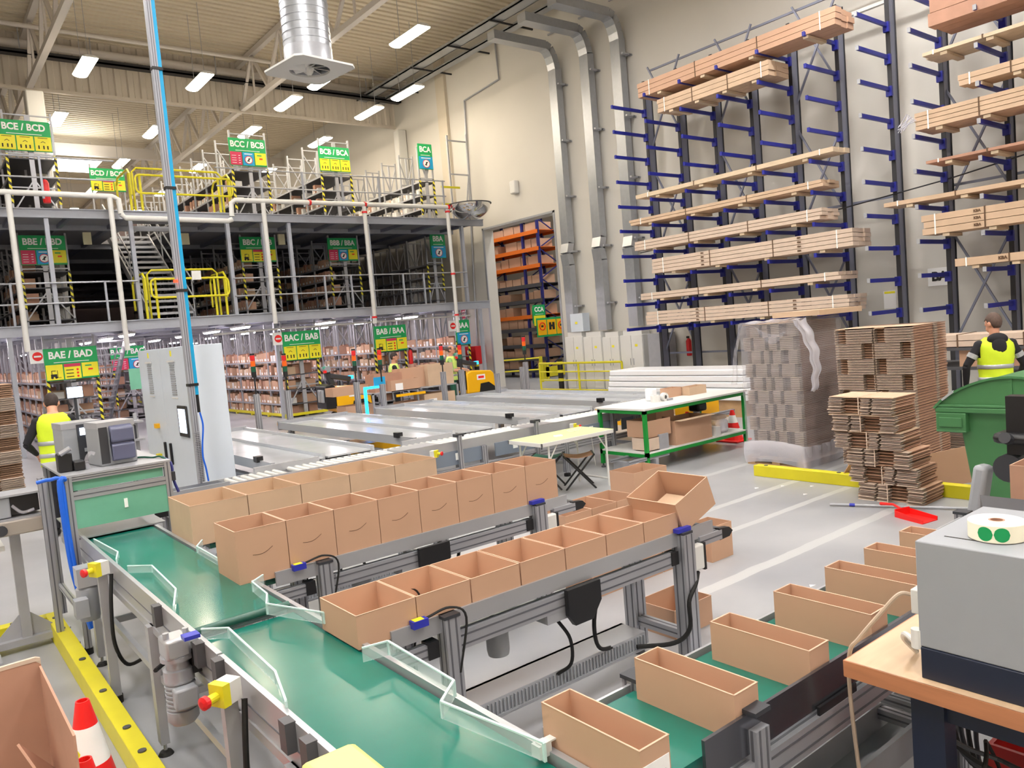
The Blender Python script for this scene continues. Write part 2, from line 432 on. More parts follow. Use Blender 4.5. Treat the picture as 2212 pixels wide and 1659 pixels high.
# tray and ducts on the right wall
t = thing('cable_tray', 'wide perforated cable tray running along the top of the right wall', 'cable tray', (16.4, 25, 12))
MB().box(15.9, 14, 11.98, 16.35, 32, 12.02).box(15.9, 14, 11.98, 15.93, 32, 12.1).box(16.32, 14, 11.98, 16.35, 32, 12.1).build('tray', galv, t)
MB().box(16.75, 16, 11.9, 17.05, 32, 11.94).box(16.75, 16, 11.9, 16.77, 32, 12.0).build('tray', galv, t)
for k in range(7): MB().bar((15.8, 15+2.4*k, 11.94), (XW, 15+2.4*k, 11.94), .05).build('bracket', rackdk, t)
def wduct(yc, w, xf, zs, lab, zb=.4):
    t = thing('wall_duct', lab, 'duct', (17.4, yc, zb)); a, b = yc-w/2, yc+w/2
    # horizontal run along X from the tray, bend, drop with a kink
    zt, zk = zs
    MB().box(14.9, a, zt+.55, 16.95, b, zt+.8).build('horizontal_run', galv, t)
    pts = [(16.95, zt+.675), (17.12, zt+.6), (17.24, zt+.42), (17.32, zt+.2), (17.36, zt)]
    m = MB()
    for (p, q) in zip(pts, pts[1:]): m.bar((p[0], yc, p[1]), (q[0], yc, q[1]), w, .24, up=(1, 0, 0))
    m.build('bend', galv, t)
    MB().box(17.24, a, zk, 17.5, b, zt+.02).build('vertical_run', galv, t)
    MB().bar((17.37, yc, zk+.02), (17.27, yc, zk-.32), w, .24, up=(1, 0, 0)).build('offset_piece', aluw, t)
    MB().bar((17.27, yc, zk-.32), (17.33, yc, zk-.7), w, .24, up=(1, 0, 0)).build('offset_piece', galv, t)
    MB().box(17.21, a, zb, 17.45, b, zk-.68).build('lower_run', galv, t)
    for k in range(6):
        z = zb+.8+k*1.75; MB().box(17.2, a-.16, z, 17.6, a-.1, z+.05).box(17.48, a-.16, z, 17.53, b+.16, z+.05).build('bracket', lsteel, t)
wduct(18.65, .34, 0, (10.25, 4.75), 'flat galvanised wall duct nearest the doorway', 1.9)
wduct(17.2, .36, 0, (10.25, 4.75), 'flat galvanised wall duct in the middle of the three', 1.9)
wduct(15.9, .36, 0, (10.25, 4.6), 'flat galvanised wall duct nearest the long cartons', 1.95)
o = MB().tube([(17.54, 21.78, 12.6), (17.54, 21.7, 10.9), (17.54, 23.85, 10.75), (17.54, 23.98, 8.2), (17.54, 24.1, 6.3), (17.54, 24.4, 1.0)], .035, 8).build('conduit_pipe', lsteel, None); tag(o, 'thin stepped conduit running down the wall left of the doorway', 'pipe')
tag(MB().box(17.4, 21.15, 6.85, 17.6, 21.45, 7.3).build('wall_speaker', wcab, None, bevel=.04), 'small white wall box high above the doorway', 'speaker')
o = thing('electrical_box', 'grey electrical box fixed to the wall above the white cabinets', 'electrical box', (17.3, 18.2, 1.9))
MB().box(17.1, 17.95, 1.9, 17.4, 18.52, 2.48).build('housing', ltgrey, o); MB().box(17.09, 18.2, 2.15, 17.1, 18.3, 2.22).build('yellow_label', lime, o)
# dome mirror at the mezzanine corner
t = thing('dome_mirror', 'half-dome convex safety mirror hanging at the mezzanine corner', 'mirror', (15.95, 21.9, 6.5))
pr = [(.02, -.52)]+[(.72*math.sin(a), -.52*math.cos(a)) for a in [i*PI/2/9 for i in range(1, 10)]]
MB().lathe((15.95, 21.9, 6.53), pr, 28).build('dome', mirror, t, smooth=True)
MB().lathe((15.95, 21.9, 6.53), [(.7, -.01), (.76, -.01), (.76, .02), (.7, .02)], 28).build('rim', dark, t)
MB().bar((15.3, 22.3, 6.3), (15.95, 21.9, 6.55), .03).build('bracket', black, t)

# ---------------------------------------------------------------- lamps
def lamp(x, y, z, L=1.6, r=.2, first=[None]):
    if first[0] is None:
        t = thing('high_bay_lamp', 'x', 'ceiling lamp', (x, y, z)); first[0] = t
        MB().prism([(-.2, .12), (-.1, .17), (.1, .17), (.2, .12), (.2, .1), (-.2, .1)], -L/2, L/2, 'y').build('housing', white, t, w=False)
        m = MB(); m.prism([(r*math.cos(a), .1-r*.42*math.sin(a)) for a in [i*PI/8 for i in range(9)]], -L/2+.01, L/2-.01, 'y'); m.build('diffuser', lampm, t, w=False)
        for yy in (-.5, .5): MB().box(-.006, yy-.006, .17, .006, yy+.006, 2.29).build('suspension_wire', lsteel, t, w=False)
        return t
    return dup(first[0], (x, y, z))
LN = [
 (12.24, 18.98, 'bright ceiling lamp nearest the fan duct, high over the sorting lanes'),
 (5.09, 24.9, 'elongated ceiling lamp at the upper left, before the bulkhead'),
 (8.27, 24.95, 'elongated ceiling lamp right of the blue mast top'),
 (11.56, 26.0, 'elongated ceiling lamp below the fan plate, further one of the pair'),
 (11.67, 23.4, 'elongated ceiling lamp tucked behind the fan plate'),
 (14.7, 26.0, 'elongated ceiling lamp near the wall, further one of the pair'),
 (14.8, 23.4, 'elongated ceiling lamp near the wall, nearer one of the pair'),
 (5.2, 30.5, 'ceiling lamp beside the BCE / BCD sign'),
 (8.4, 31.1, 'ceiling lamp cut by the blue mast'),
 (11.64, 30.0, 'ceiling lamp above the BCC / BCB sign'),
 (14.8, 30.5, 'ceiling lamp above the BCB / BCA sign')]
for x, y, l in LN: lamp(x, y, 10.5)['label'] = l
for x in (8.4, 11.6, 14.8):
    for y in (36.5, 42.5, 48.5, 55): g_ = lamp(x, y, 10.5); g_['label'] = 'small distant ceiling lamp over the upper shelving aisles'; g_['group'] = 'distant ceiling lamps'
fl = None
def added_lamp(x, y, z, lab, grp):
    global fl
    if fl is None:
        fl = thing('high_bay_lamp', lab, 'ceiling lamp', (x, y, z), group=grp)
        MB().prism([(-.3, .12), (-.1, .2), (.1, .2), (.3, .12), (.3, .06), (-.3, .06)], -.8, .8, 'y').build('housing', white, fl, w=False)
        MB().box(-.26, -.76, .05, .26, .76, .06).build('diffuser', lamph, fl, w=False)
        for yy in (-.5, .5): MB().box(-.006, yy-.006, .17, .006, yy+.006, 2.29).build('suspension_wire', lsteel, fl, w=False)
        return fl
    o = dup(fl, (x, y, z)); tag(o, lab, None, grp); return o
for (x, y) in ((5.4, 18.2), (-1., 18.2), (11.5, 12.5), (5.4, 12.), (-1., 11.5), (14.2, 7.), (9., 5.5), (3.2, 4.5), (-1.5, 3.), (12., -1.), (5., -2.), (-.5, -3.), (-4., -1.), (-4.5, 6.), (9., -3.5)):  # out-of-view lamps added to brighten the foreground
    added_lamp(x, y, 10.5, 'unseen ceiling lamp added over the front of the hall, above the picture', 'added front hall lamps')
for (x, y) in ((19.8, 20.5), (19.8, 26.5), (23.6, 22.5)):  # hidden lamps added so the rack through the doorway is lit
    added_lamp(x, y, 10.5, 'unseen ceiling lamp added to light the next hall beyond the doorway', 'added next hall lamps')
tag(MB().box(6.3, 39, 11.2, 8.2, 41.5, 11.25).build('roof_light', lampw, None), 'bright rectangular roof light panel behind the BCD / BCC sign', 'roof light')

# destratification fan with duct
t = thing('ceiling_fan_unit', 'round spiral duct ending in a square fan plate under the roof', 'fan', (7.45, 15.5, 7.9))
cx, cy, zf = 7.45, 15.5, 7.95
pr = []
z = zf+.4
while z < 12.7: pr += [(.49, z), (.49, z+.12), (.503, z+.13), (.503, z+.145)]; z += .155
MB().lathe((cx, cy, 0), pr, 36).build('spiral_duct', galv, t, smooth='auto')
MB().lathe((cx, cy, 0), [(.47, zf+.45), (.5, zf+.4), (.5, zf+.1), (.52, zf)], 36).build('collar', lsteel, t, smooth='auto')
ang = math.radians(8); ca, sa = math.cos(ang), math.sin(ang); hs = .72
def pl(u, v): return (cx+u*ca-v*sa, cy+u*sa+v*ca)
n = 32; vs = []; fs = []
for i in range(n):
    a = 2*PI*(i+.5)/n; c_, s_ = math.cos(a), math.sin(a); k = hs/max(abs(c_), abs(s_))
    for zz in (zf-.02, zf+.02): vs += [(*pl(.42*c_, .42*s_), zz), (*pl(k*c_, k*s_), zz)]
for i in range(n):
    j = (i+1) % n; A, B = 4*i, 4*j
    fs += [(A, B, B+1, A+1), (A+2, A+3, B+3, B+2), (A, A+2, B+2, B), (A+1, B+1, B+3, A+3)]
MB().add(vs, fs).build('square_plate', white, t)
MB().lathe((cx, cy, 0), [(.02, zf-.12), (.07, zf-.06), (.09, zf+.04), (.09, zf+.2)], 16).build('hub', white, t, smooth=True)
for k in range(9):
    a = 2*PI*k/9; R = Matrix.Rotation(a, 3, 'Z') @ Matrix.Rotation(.6, 3, 'X')
    m = MB(); m.obox(Vector((cx, cy, zf+.06))+Matrix.Rotation(a, 3, 'Z') @ Vector((.24, 0, 0)), (.33, .17, .008), R); m.build('blade', white, t)
MB().lathe((cx, cy, 0), [(.42, zf+.02), (.42, zf+.6), (.03, zf+.62)], 24).build('inlet_throat', lsteel, t)
# ---------------------------------------------------------------- mezzanine
YM = 22.5
slabm = M('deck_underside', (150, 150, 156), .5, .2, var=.05)
def slab(z0, z1, lab, holes=None):
    t = thing('mezzanine_deck', lab, 'mezzanine floor', (9, YM, z0))
    m = MB()
    if holes:
        hx0, hx1, hy0, hy1 = holes
        m.box(-5.95, YM+.1, z0+.12, hx0, 61.9, z1); m.box(hx1, YM+.1, z0+.12, 16.9, 61.9, z1)
        m.box(hx0, YM+.1, z0+.12, hx1, hy0, z1); m.box(hx0, hy1, z0+.12, hx1, 61.9, z1)
    else: m.box(-5.95, YM+.1, z0+.12, 16.9, 61.9, z1)
    m.build('deck', slabm, t)
    MB().box(-5.95, YM-.02, z0, 16.9, YM+.1, z1).box(-5.95, YM-.06, z1-.03, 16.9, YM+.1, z1).build('edge_beam', gsteel, t)
    for k in range(9):
        MB().box(-5.95, YM+1.9+k*4, z0-.02, 16.9, YM+2.0+k*4, z0+.12).build('cross_beam', gsteel, t)
    x = -1.2
    while x < 16.8:
        if not (holes and hx0-.1 < x < hx1+.1): MB().box(x, YM+.1, z0+.02, x+.1, 50, z0+.12).build('joist', rackgr, t)
        x += 1.25
    return t
slab(2.98, 3.25, 'lower mezzanine deck with grey edge beam, carrying the BB shelving')
slab(5.91, 6.14, 'upper mezzanine deck with grey edge beam, carrying the BC shelving', (5.6, 7.0, 24.0, 28.2))
for i, (x, z0, z1) in enumerate(((3.3, 3.25, 5.91), (5.25, 3.25, 5.91), (7.81, 3.25, 5.91), (8.85, 3.25, 5.91), (9.65, 3.25, 5.91), (12.3, 3.25, 5.91), (16.0, 3.25, 5.91),
                                 (2.2, 0, 2.98), (9.14, 0, 2.98), (16.5, 0, 2.98))):
    yy_ = .6 if x == 9.14 else 0; o = MB().box(x-.05, YM+.02+yy_, z0, x+.05, YM+.14+yy_, z1-.01).build('column', gsteel, None)
    nm = ['leftmost', 'second from the left', 'third from the left', 'fourth from the left', 'fifth from the left', 'sixth from the left', 'rightmost']
    tag(o, (nm[i]+' of the slim grey columns between the two mezzanine decks') if i < 7 else ['slim grey column under the mezzanine at the left edge', 'slim grey column under the mezzanine beside the BAC / BAB sign', 'slim grey column under the mezzanine by the right wall'][i-7], 'column')
def railing(xa, xb, z, posts, lab, loc):
    t = thing('guard_railing', lab, 'railing', loc)
    for zz in (z+.52, z+1.03): MB().cyl((xa, YM-.02, zz), (xb, YM-.02, zz), .022, 8).build('rail', lsteel, t)
    for x in posts: MB().box(x-.025, YM-.05, z, x+.025, YM+.01, z+1.05).build('post', gsteel, t)
railing(1.2, 5.25, 3.25, (2.35, 4.45), 'light steel guard railing on the lower deck left of the yellow pallet gate', (3, YM, 3.25))
railing(7.8, 16.0, 3.25, (10.6, 11.5, 13.4, 14.2), 'light steel guard railing on the lower deck right of the yellow pallet gate', (12, YM, 3.25))
railing(1.2, 5.0, 6.38, (1.7, 3.3), 'light steel guard railing on the upper deck at the left', (3, YM, 6.2))
railing(7.6, 15.4, 6.38, (8.9, 10.2, 11.5, 12.8, 14.1, 15.3), 'light steel guard railing on the upper deck along the BC shelving', (12, YM, 6.2))
# white sprinkler pipes
def wpipe(pts, lab, r=.07, bands=()):
    t = thing('drain_pipe', lab, 'pipe', pts[0])
    MB().tube(pts, r, 12).build('pipe', white, t, smooth='auto')
    for b in bands: MB().cyl((b[0]-.03*b[3], b[1], b[2]-.03*(1-b[3])), (b[0]+.03*b[3], b[1], b[2]+.03*(1-b[3])), r+.02, 12).build('red_clamp', red, t)
    return t
YP = 22.12
wpipe([(1.0, YP, 6.45), (4.8, YP, 6.42), (4.93, YP, 6.35), (4.95, YP, 5.98)], 'white pipe along the upper deck edge at the far left')
wpipe([(4.95, YP, 5.98), (5.05, YP, 5.88), (7.7, YP, 5.85), (7.82, YP, 5.9)], 'white pipe dipping below the upper deck edge behind the blue mast')
wpipe([(7.82, YP, 5.98), (7.84, YP, 6.36), (7.95, YP, 6.44), (15.45, YP, 6.46)], 'long white pipe along the upper deck edge at the right', bands=((10.2, YP, 6.45, 1), (12.05, YP, 6.45, 1), (15.2, YP, 6.46, 1)))
for x, z, l, bd in ((2.5, 2.6, 'leftmost of the white downpipes in front of the mezzanine', ()), (4.72, 2.45, 'second white downpipe from the left, beside the stair', ()),
                (8.75, 2.9, 'white downpipe in front of the mezzanine above the BAC / BAB sign', ()), (12.0, 2.7, 'white downpipe with red clamps in front of the mezzanine, above the pickers', (2.9, 6.2)), (15.15, 2.2, 'rightmost white downpipe with red clamps, near the dome mirror', (2.8, 4.2, 6.3))):
    wpipe([(x, YP-.02, 6.38), (x, YP-.02, z)], l, .065, [(x, YP-.02, b, 0) for b in bd])

# ---------------------------------------------------------------- shelving racks
SH = (.1, .42, .87, 1.33, 1.77)
def rack(x0, x1, y0, y1, z0, z1, sh, lab, guard=False, step=1.35):
    t = thing('shelving_rack', lab, 'shelving rack', ((x0+x1)/2, y0, z0))
    y = y0; k = 0; H = z1-z0
    while y <= y1+.01:
        m = MB(); xm = (x0+x1)/2
        for x in (x0, x1-.05): m.box(x, y, z0, x+.05, y+.06, z1)
        m.box(xm-.06, y, z0, xm+.06, y+.06, z1-.1) if k == 0 else m.box(xm-.03, y, z0, xm+.03, y+.06, z1-.1)
        for zz in (z0+.08, z0+H*.32, z0+H*.62, z1-.12): m.box(x0, y+.01, zz, x1, y+.04, zz+.035)
        if k < 7:
            m.bar((x0+.03, y+.03, z0+H*.1), (xm, y+.03, z0+H*.4), .035); m.bar((xm, y+.03, z0+H*.4), (x1-.03, y+.03, z0+H*.1), .035)
            m.bar((x0+.03, y+.03, z0+H*.92), (xm, y+.03, z0+H*.62), .035); m.bar((xm, y+.03, z0+H*.62), (x1-.03, y+.03, z0+H*.92), .035)
        m.build('upright_frame', lsteel, t); y += step; k += 1
    for s in sh:
        MB().mat(dsteel).box(x0+.03, y0, z0+s-.035, x1-.03, y1, z0+s-.005).mat(lsteel).box(x0-.005, y0, z0+s-.05, x0+.03, y1, z0+s).box(x1-.03, y0, z0+s-.05, x1+.005, y1, z0+s).build('shelf', None, t)
    for x in (x0-.012, x1-.06):
        MB().box(x, y0-.012, z0+.55, x+.07, y0+.02, z0+(1.9 if H > 2.9 else 1.6)).build('hazard_strip', hazard, t)
    if guard:
        m = MB().box(x0-.12, y0-.1, .05, x1+.1, y0-.05, .13).box(x0-.12, y0-.1, .05, x0-.07, y1, .13)
        yy = y0-.1
        while yy < y1: m.box(x0-.13, yy, 0, x0-.05, yy+.1, .12); yy += 1.5
        m.build('yellow_guard_rail', yel, t)
    return t
rack(9.28, 10.42, 23.1, 44, 0, 2.98, SH, 'ground-level shelving rack whose end carries the BAC / BAB sign', True)
rack(12.42, 13.62, 23.1, 44, 0, 2.98, SH, 'ground-level shelving rack whose end carries the BAB / BAA sign')
rack(15.72, 16.3, 23.1, 44, 0, 2.98, SH, 'narrow ground-level shelving rack by the right wall under the BAA sign')
rack(2.95, 4.15, 23.1, 48, 0, 2.98, SH, 'ground-level shelving rack at the left whose end carries the BAE / BAD sign')
rack(6.1, 7.3, 31.2, 50, 0, 2.98, SH, 'ground-level shelving rack set back behind the stair, under the BAD / BAC sign')
rack(-.3, .9, 26, 48, 0, 2.98, SH, 'ground-level shelving rack at the far left edge')
SB = (.25, .7, 1.15, 1.6)
rack(9.0, 10.2, 25, 40, 3.25, 5.9, SB, 'middle-deck shelving rack behind the BBC / BBB sign')
rack(12.05, 13.2, 25, 40, 3.25, 5.9, SB, 'middle-deck shelving rack behind the BBB / BBA sign')
rack(16.0, 16.7, 25, 40, 3.25, 5.9, SB, 'narrow middle-deck shelving rack under the BBA sign')
rack(2.9, 4.1, 25, 40, 3.25, 5.9, SB, 'middle-deck shelving rack behind the BBE / BBD sign')
SC3 = (.3, .8, 1.3, 1.8)
rack(9.0, 10.2, 25, 42, 6.14, 9.2, SC3, 'upper-deck shelving rack behind the BCC / BCB sign')
rack(12.05, 13.2, 25, 42, 6.14, 9.2, SC3, 'upper-deck shelving rack behind the BCB / BCA sign')
rack(16.0, 16.65, 25, 42, 6.14, 9.2, SC3, 'narrow upper-deck shelving rack beside the BCA sign')
rack(2.9, 4.1, 25, 42, 6.14, 9.2, SC3, 'upper-deck shelving rack behind the BCE / BCD sign')
# tall narrow frame against the wall at the end of the upper deck
t = thing('ladder_frame', 'tall bare grey ladder-like frame standing on the upper deck by the wall', 'rack frame', (17.1, 23.5, 6.14))
for x in (16.35, 17.2): MB().box(x, 23.5, 6.14, x+.06, 23.56, 9.3 if x < 17 else 9.4).build('post', lsteel, t)
for z in (7.9, 9.1): MB().box(16.35, 23.51, z, 17.2, 23.54, z+.05).build('rung', lsteel, t)
MB().bar((17.2, 23.53, 7.9), (16.9, 23.53, 6.2), .04).build('brace', lsteel, t)
for z in (6.7, 7.3): MB().box(15.6, 23.0, z, 16.4, 23.03, z+.07).build('yellow_bar', yel, t)

# ---------------------------------------------------------------- goods on the shelves
random.seed(3)
GT = {}
def goodsproto():
    res = []
    for i, (mm, sx, sy, sz) in enumerate(((card, .36, .2, .28), (card2, .38, .28, .24), (card3, .36, .16, .32), (card, .36, .34, .3), (cardpale, .3, .14, .2))):
        m = MB(); m.mat(mm).carton(-sx/2, -sy/2, 0, sx/2, sy/2, sz, .006)
        m.box(-sx/2+.01, -sy/2+.01, 0, sx/2-.01, sy/2-.01, sz*.72)
        m.mat(paper).box(-sx/2-.003, -sy*.22, .02, -sx/2+.001, sy*.22, .1)
        res.append(m)
    m = MB(); m.mat(wcab).box(-.14, -.07, 0, .14, .07, .2); res.append(m)
    return res
GP = goodsproto()
bud = {'n': 0}
def goods(x, y0, y1, z, zmax, side, lab, grp, dens=.93, cap=999, small=False, stuff=None):
    """a run of cartons along a shelf; side -1: open face towards -X"""
    y = y0+.06; n = 0
    key0 = grp
    while y < y1-.2:
        i = random.choice((0, 0, 1, 2, 2, 3, 4, 5) if not small else (5, 4, 5, 2))
        sy = (.2, .28, .16, .34, .14, .14)[i]; hz = (.28, .24, .32, .3, .2, .2)[i]
        if random.random() < dens:
            f = min(1., (zmax)/hz)*random.uniform(.86, 1.)
            if bud['n'] < 290 and n < cap:
                if i not in GT: GT[i] = GP[i].build('storage_carton', None, None, w=False); o = GT[i]
                else: o = GT[i].copy(); COL.objects.link(o)
                o.location = (x+random.uniform(-.02, .03), y+sy/2, z); o.scale = (1, 1, f); tag(o, lab, 'storage box', grp); bud['n'] += 1; n += 1
            elif stuff is not None:
                for v in [GP[i]]:
                    n0 = len(stuff.v); stuff.v += [(a+x, b+y+sy/2, c*f+z) for a, b, c in v.v]; stuff.f += [tuple(q+n0 for q in ff) for ff in v.f]
                    for mi in v.mi:
                        mm = v.mats[mi]
                        if mm not in stuff.mats: stuff.mats.append(mm)
                        stuff.mi.append(stuff.mats.index(mm))
        y += sy+random.uniform(.005, .04)
ST = MB()
G1 = 'cartons on the shelves of the BAC / BAB rack'; L1 = 'small carton on the open shelves of the BAC / BAB rack'
for s, hm in zip(SH, (.28, .4, .4, .4, .5)): goods(9.48, 23.2, 29.5, s, hm, -1, L1, G1, cap=23, stuff=ST)
G2 = 'cartons on the shelves of the BAB / BAA rack'; L2 = 'small carton on the open shelves of the BAB / BAA rack'
for s, hm in list(zip(SH, (.28, .4, .4, .4, .5)))[2:]: goods(12.62, 23.2, 30, s, hm, -1, L2, G2, cap=20, stuff=ST)
G3 = 'cartons on the shelves of the BAA rack'; L3 = 'small carton on the narrow rack under the BAA sign'
for s, hm in list(zip(SH, (.28, .4, .4, .4, .5)))[2:]: goods(15.92, 23.2, 29, s, hm, -1, L3, G3, cap=12, stuff=ST)
G4 = 'cartons in the end bays of the BAE / BAD rack'; L4 = 'carton in the end bay of the rack under the BAE / BAD sign'
for xx, ss in ((3.2, SH), (3.85, SH)):
    for s in ss[:5]:
        goods(xx, 23.3, 23.9, s, .38, -1, L4, G4, cap=3, dens=.8)
G5 = 'cartons on the rack behind the stair'; L5 = 'carton on the set-back rack under the BAD / BAC sign'
for s in SH: goods(6.3, 31.3, 36, s, .4, -1, L5, G5, cap=8, stuff=ST)
G6 = 'goods on the upper-deck racks'; L6 = 'small box standing on the upper-deck shelving'
for x in (9.2, 12.25, 16.15):
    for s in SC3[:3]: goods(x, 25.1, 31, 6.14+s, .34, -1, L6, G6, dens=.55, cap=5, small=True, stuff=ST)
G7 = 'goods on the middle-deck racks'; L7 = 'box standing in the dim middle-deck shelving'
for x in (9.2, 12.25, 3.1):
    for s in SB: goods(x, 25.1, 30, 3.25+s, .36, -1, L7, G7, dens=.8, cap=3, stuff=ST)
for xx in (9.85, 10.15, 13.2, 13.0):
    for s in SH: goods(xx, 23.25, 24.0, s, .36, -1, 'carton in the end bay of a ground-level rack', 'cartons in the end bays', cap=0, dens=.85, stuff=ST)
for x in (9.48, 12.62, 15.92, 6.3, 3.15, -.1):
    for s in SH: goods(x, 30 if x > 9 else 24.5 if x < 4 else 36, 44, s, .4, -1, 'x', 'x', cap=0, stuff=ST)
o = ST.build('background_goods', None, None, w=True); tag(o, 'rows of small cartons further back on the shelving racks', 'goods', kind='stuff')

# ---------------------------------------------------------------- aisle signs
def picto(kind, x0, x1, z0, z1, y, t):
    w = x1-x0; h = z1-z0; cx = (x0+x1)/2
    bm = {'y': lime, 'f': lime, 'l': lime, 'r': pink, 'b': sky, 'm': lime}[kind]
    p = MB().box(x0, y-.02, z0, x1, y-.008, z1).build('pictogram_panel', bm, t)
    m = MB(); yy = y-.026
    if kind == 'f':   # small truck drawing
        m.mat(ink); m.box(cx-w*.25, yy, z0+h*.2, cx+w*.12, y-.02, z0+h*.38); m.box(cx+w*.14, yy, z0+h*.12, cx+w*.17, y-.02, z0+h*.62)
        m.box(cx-w*.2, yy, z0+h*.38, cx-w*.16, y-.02, z0+h*.6); m.box(cx-w*.2, yy, z0+h*.58, cx+w*.06, y-.02, z0+h*.62)
        for q in (-.18, .06): m.cyl((cx+w*q, yy, z0+h*.16), (cx+w*q, y-.02, z0+h*.16), h*.08, 10)
        m.box(cx+w*.17, yy, z0+h*.12, cx+w*.36, y-.02, z0+h*.15)
    elif kind == 'm':
        m.mat(pink); m.box(x0, yy, z1-h*.2, x1, y-.02, z1); m.mat(ink)
        for k in range(3): m.box(x0+w*.1, yy, z0+h*(.12+.22*k), x0+w*.55, y-.02, z0+h*(.17+.22*k))
        m.mat(redb)
        for k in range(3): m.cyl((x1-w*.2, yy, z0+h*(.15+.22*k)), (x1-w*.2, y-.02, z0+h*(.15+.22*k)), h*.07, 10)
    elif kind == 'y':
        m.mat(ink)
        for q in (-.28, .02, .26): m.cyl((cx+w*q, yy, z0+h*.34), (cx+w*q, y-.02, z0+h*.34), h*.05, 8); m.box(cx+w*(q-.04), yy, z0+h*.14, cx+w*(q+.04), y-.02, z0+h*.3)
        m.bar((cx-w*.14, yy+.003, z0+h*.58), (cx, yy+.003, z0+h*.68), .006, .012); m.bar((cx, yy+.003, z0+h*.68), (cx+w*.14, yy+.003, z0+h*.58), .006, .012)
        m.box(cx-w*.3, yy, z1-h*.1, cx+w*.3, y-.02, z1-h*.07)
    elif kind == 'l':
        m.mat(green); m.box(cx-w*.3, yy, z1-h*.24, cx+w*.1, y-.02, z1-h*.16); m.mat(redb); m.box(cx-w*.12, yy, z1-h*.5, cx+w*.16, y-.02, z1-h*.4); m.mat(green); m.box(x0, yy, z0, x1, y-.02, z0+h*.07)
    elif kind == 'r':
        m.mat(wht)
        for k in range(4): m.box(x0+w*.12, yy, z0+h*(.15+.18*k), x0+w*.5, y-.02, z0+h*(.18+.18*k)); m.box(x1-w*.3, yy, z0+h*(.15+.18*k), x1-w*.15, y-.02, z0+h*(.19+.18*k))
    elif kind == 'b':
        m.mat(wht); r = min(w, h)*.34; cz = z0+h*.42
        m.cyl((cx, yy, cz), (cx, y-.02, cz), r, 20); m.mat(pink)
        m.tube([(cx+r*.95*math.cos(a), yy, cz+r*.95*math.sin(a)) for a in [i*PI/10 for i in range(20)]], .012, 5, closed=True)
        m.mat(ink); m.bar((cx-r*.4, yy-.004, cz-r*.4), (cx+r*.4, yy-.004, cz+r*.4), .006, .03); m.box(cx-r*.1, yy-.004, cz-r*.5, cx+r*.15, yy, cz+r*.4)
        m.mat(wht); m.box(x0+w*.15, yy, z1-h*.16, x1-w*.15, y-.02, z1-h*.1)
    m.build('pictogram', None, p)
def sign(s, x0, x1, z0, z1, y, pk, lab, noentry=False):
    t = thing('aisle_sign', lab, 'sign', ((x0+x1)/2, y, z0)); h = z1-z0; zm = z0+h*.52
    MB().box(x0, y, zm, x1, y+.02, z1).box(x0, y-.002, z0-.02, x1, y+.012, zm).box(x0+.03, y+.01, z0+.1, x0+.07, y+.1, z1-.1).box(x1-.07, y+.01, z0+.1, x1-.03, y+.1, z1-.1).build('board', green, t)
    narrow = len(s) < 6
    text('lettering', s, h*.31, wht, t, ((x0+x1)/2, y-.006, (zm+z1)/2+.01), (1, 0, 0), (0, 0, 1), .006, .008, sx=.9 if narrow else .9)
    MB().box((x0+x1)/2-(x1-x0)*.33, y-.006, zm+.015, (x0+x1)/2+(x1-x0)*.33, y, zm+.03).build('small_print_line', wht, t)
    n = len(pk); w = (x1-x0)/n
    for i, k in enumerate(pk): picto(k, x0+w*i+.015, x0+w*(i+1)-.015, z0, zm-.03, y, t)
    if noentry:
        a = MB().box(x0-.3, y, zm+.04, x0-.01, y+.015, z1).build('no_entry_plate', wht, t)
        cz = (zm+.04+z1)/2
        MB().mat(redb).cyl((x0-.13, y-.004, cz), (x0-.13, y, cz), .115, 24).mat(wht).box(x0-.21, y-.008, cz-.022, x0-.05, y-.003, cz+.022).build('no_entry_disc', None, a)
Y1, Y2 = 23.0, 24.93
k = 1.087
def up(v): return v*k
sign('BAE / BAD', 2.93, 4.16, 1.84, 2.65, Y1, 'fml', 'green BAE / BAD sign above the worker with the monitor at the left', True)
sign('BAC / BAB', 9.27, 10.49, 1.78, 2.65, Y1, 'yyy', 'green BAC / BAB sign on the rack end under the mezzanine', True)
sign('BAB / BAA', 12.42, 13.63, 1.78, 2.62, Y1, 'fml', 'green BAB / BAA sign above the picker seen in profile')
sign('BAA', 15.7, 16.28, 1.76, 2.63, Y1, 'b', 'narrow green and blue BAA sign near the red hose cabinet', True)
sign('BAD / BAC', 6.05, 7.2, 1.85, 2.7, 31.1, 'rb', 'green BAD / BAC sign half hidden behind the grey cabinet')
sign('BBE / BBD', 2.93, 4.05, 5.03, 5.82, Y2, 'rbl', 'green BBE / BBD sign in the dim middle deck at the left')
sign('BBC / BBB', 8.96, 10.13, 5.03, 5.82, Y2, 'fml', 'green BBC / BBB sign in the dim middle deck')
sign('BBB / BBA', 12.0, 13.1, 5.03, 5.8, Y2, 'rbl', 'green BBB / BBA sign in the dim middle deck')
sign('BBA', 16.0, 16.65, 5.05, 6.0-.05, Y2-.3, 'b', 'narrow green and blue BBA sign in the middle deck near the wall')
sign('BCE / BCD', 2.75, 4.02, 8.13, 8.93, Y2, 'yyy', 'green BCE / BCD sign on the upper deck at the left edge')
sign('BCC / BCB', 8.95, 10.14, 8.1, 8.95, Y2, 'rbl', 'green BCC / BCB sign on the upper deck')
sign('BCB / BCA', 12.0, 13.15, 8.1, 8.92, Y2, 'yyy', 'green BCB / BCA sign on the upper deck')
sign('BCA', 16.0, 16.62, 8.4, 9.32, Y2, 'b', 'narrow green and blue BCA sign on the upper deck')
sign('BCD / BCC', 6.1, 7.25, 8.35, 9.15, 31.2, 'fml', 'green BCD / BCC sign further back on the upper deck, beside the yellow gate')
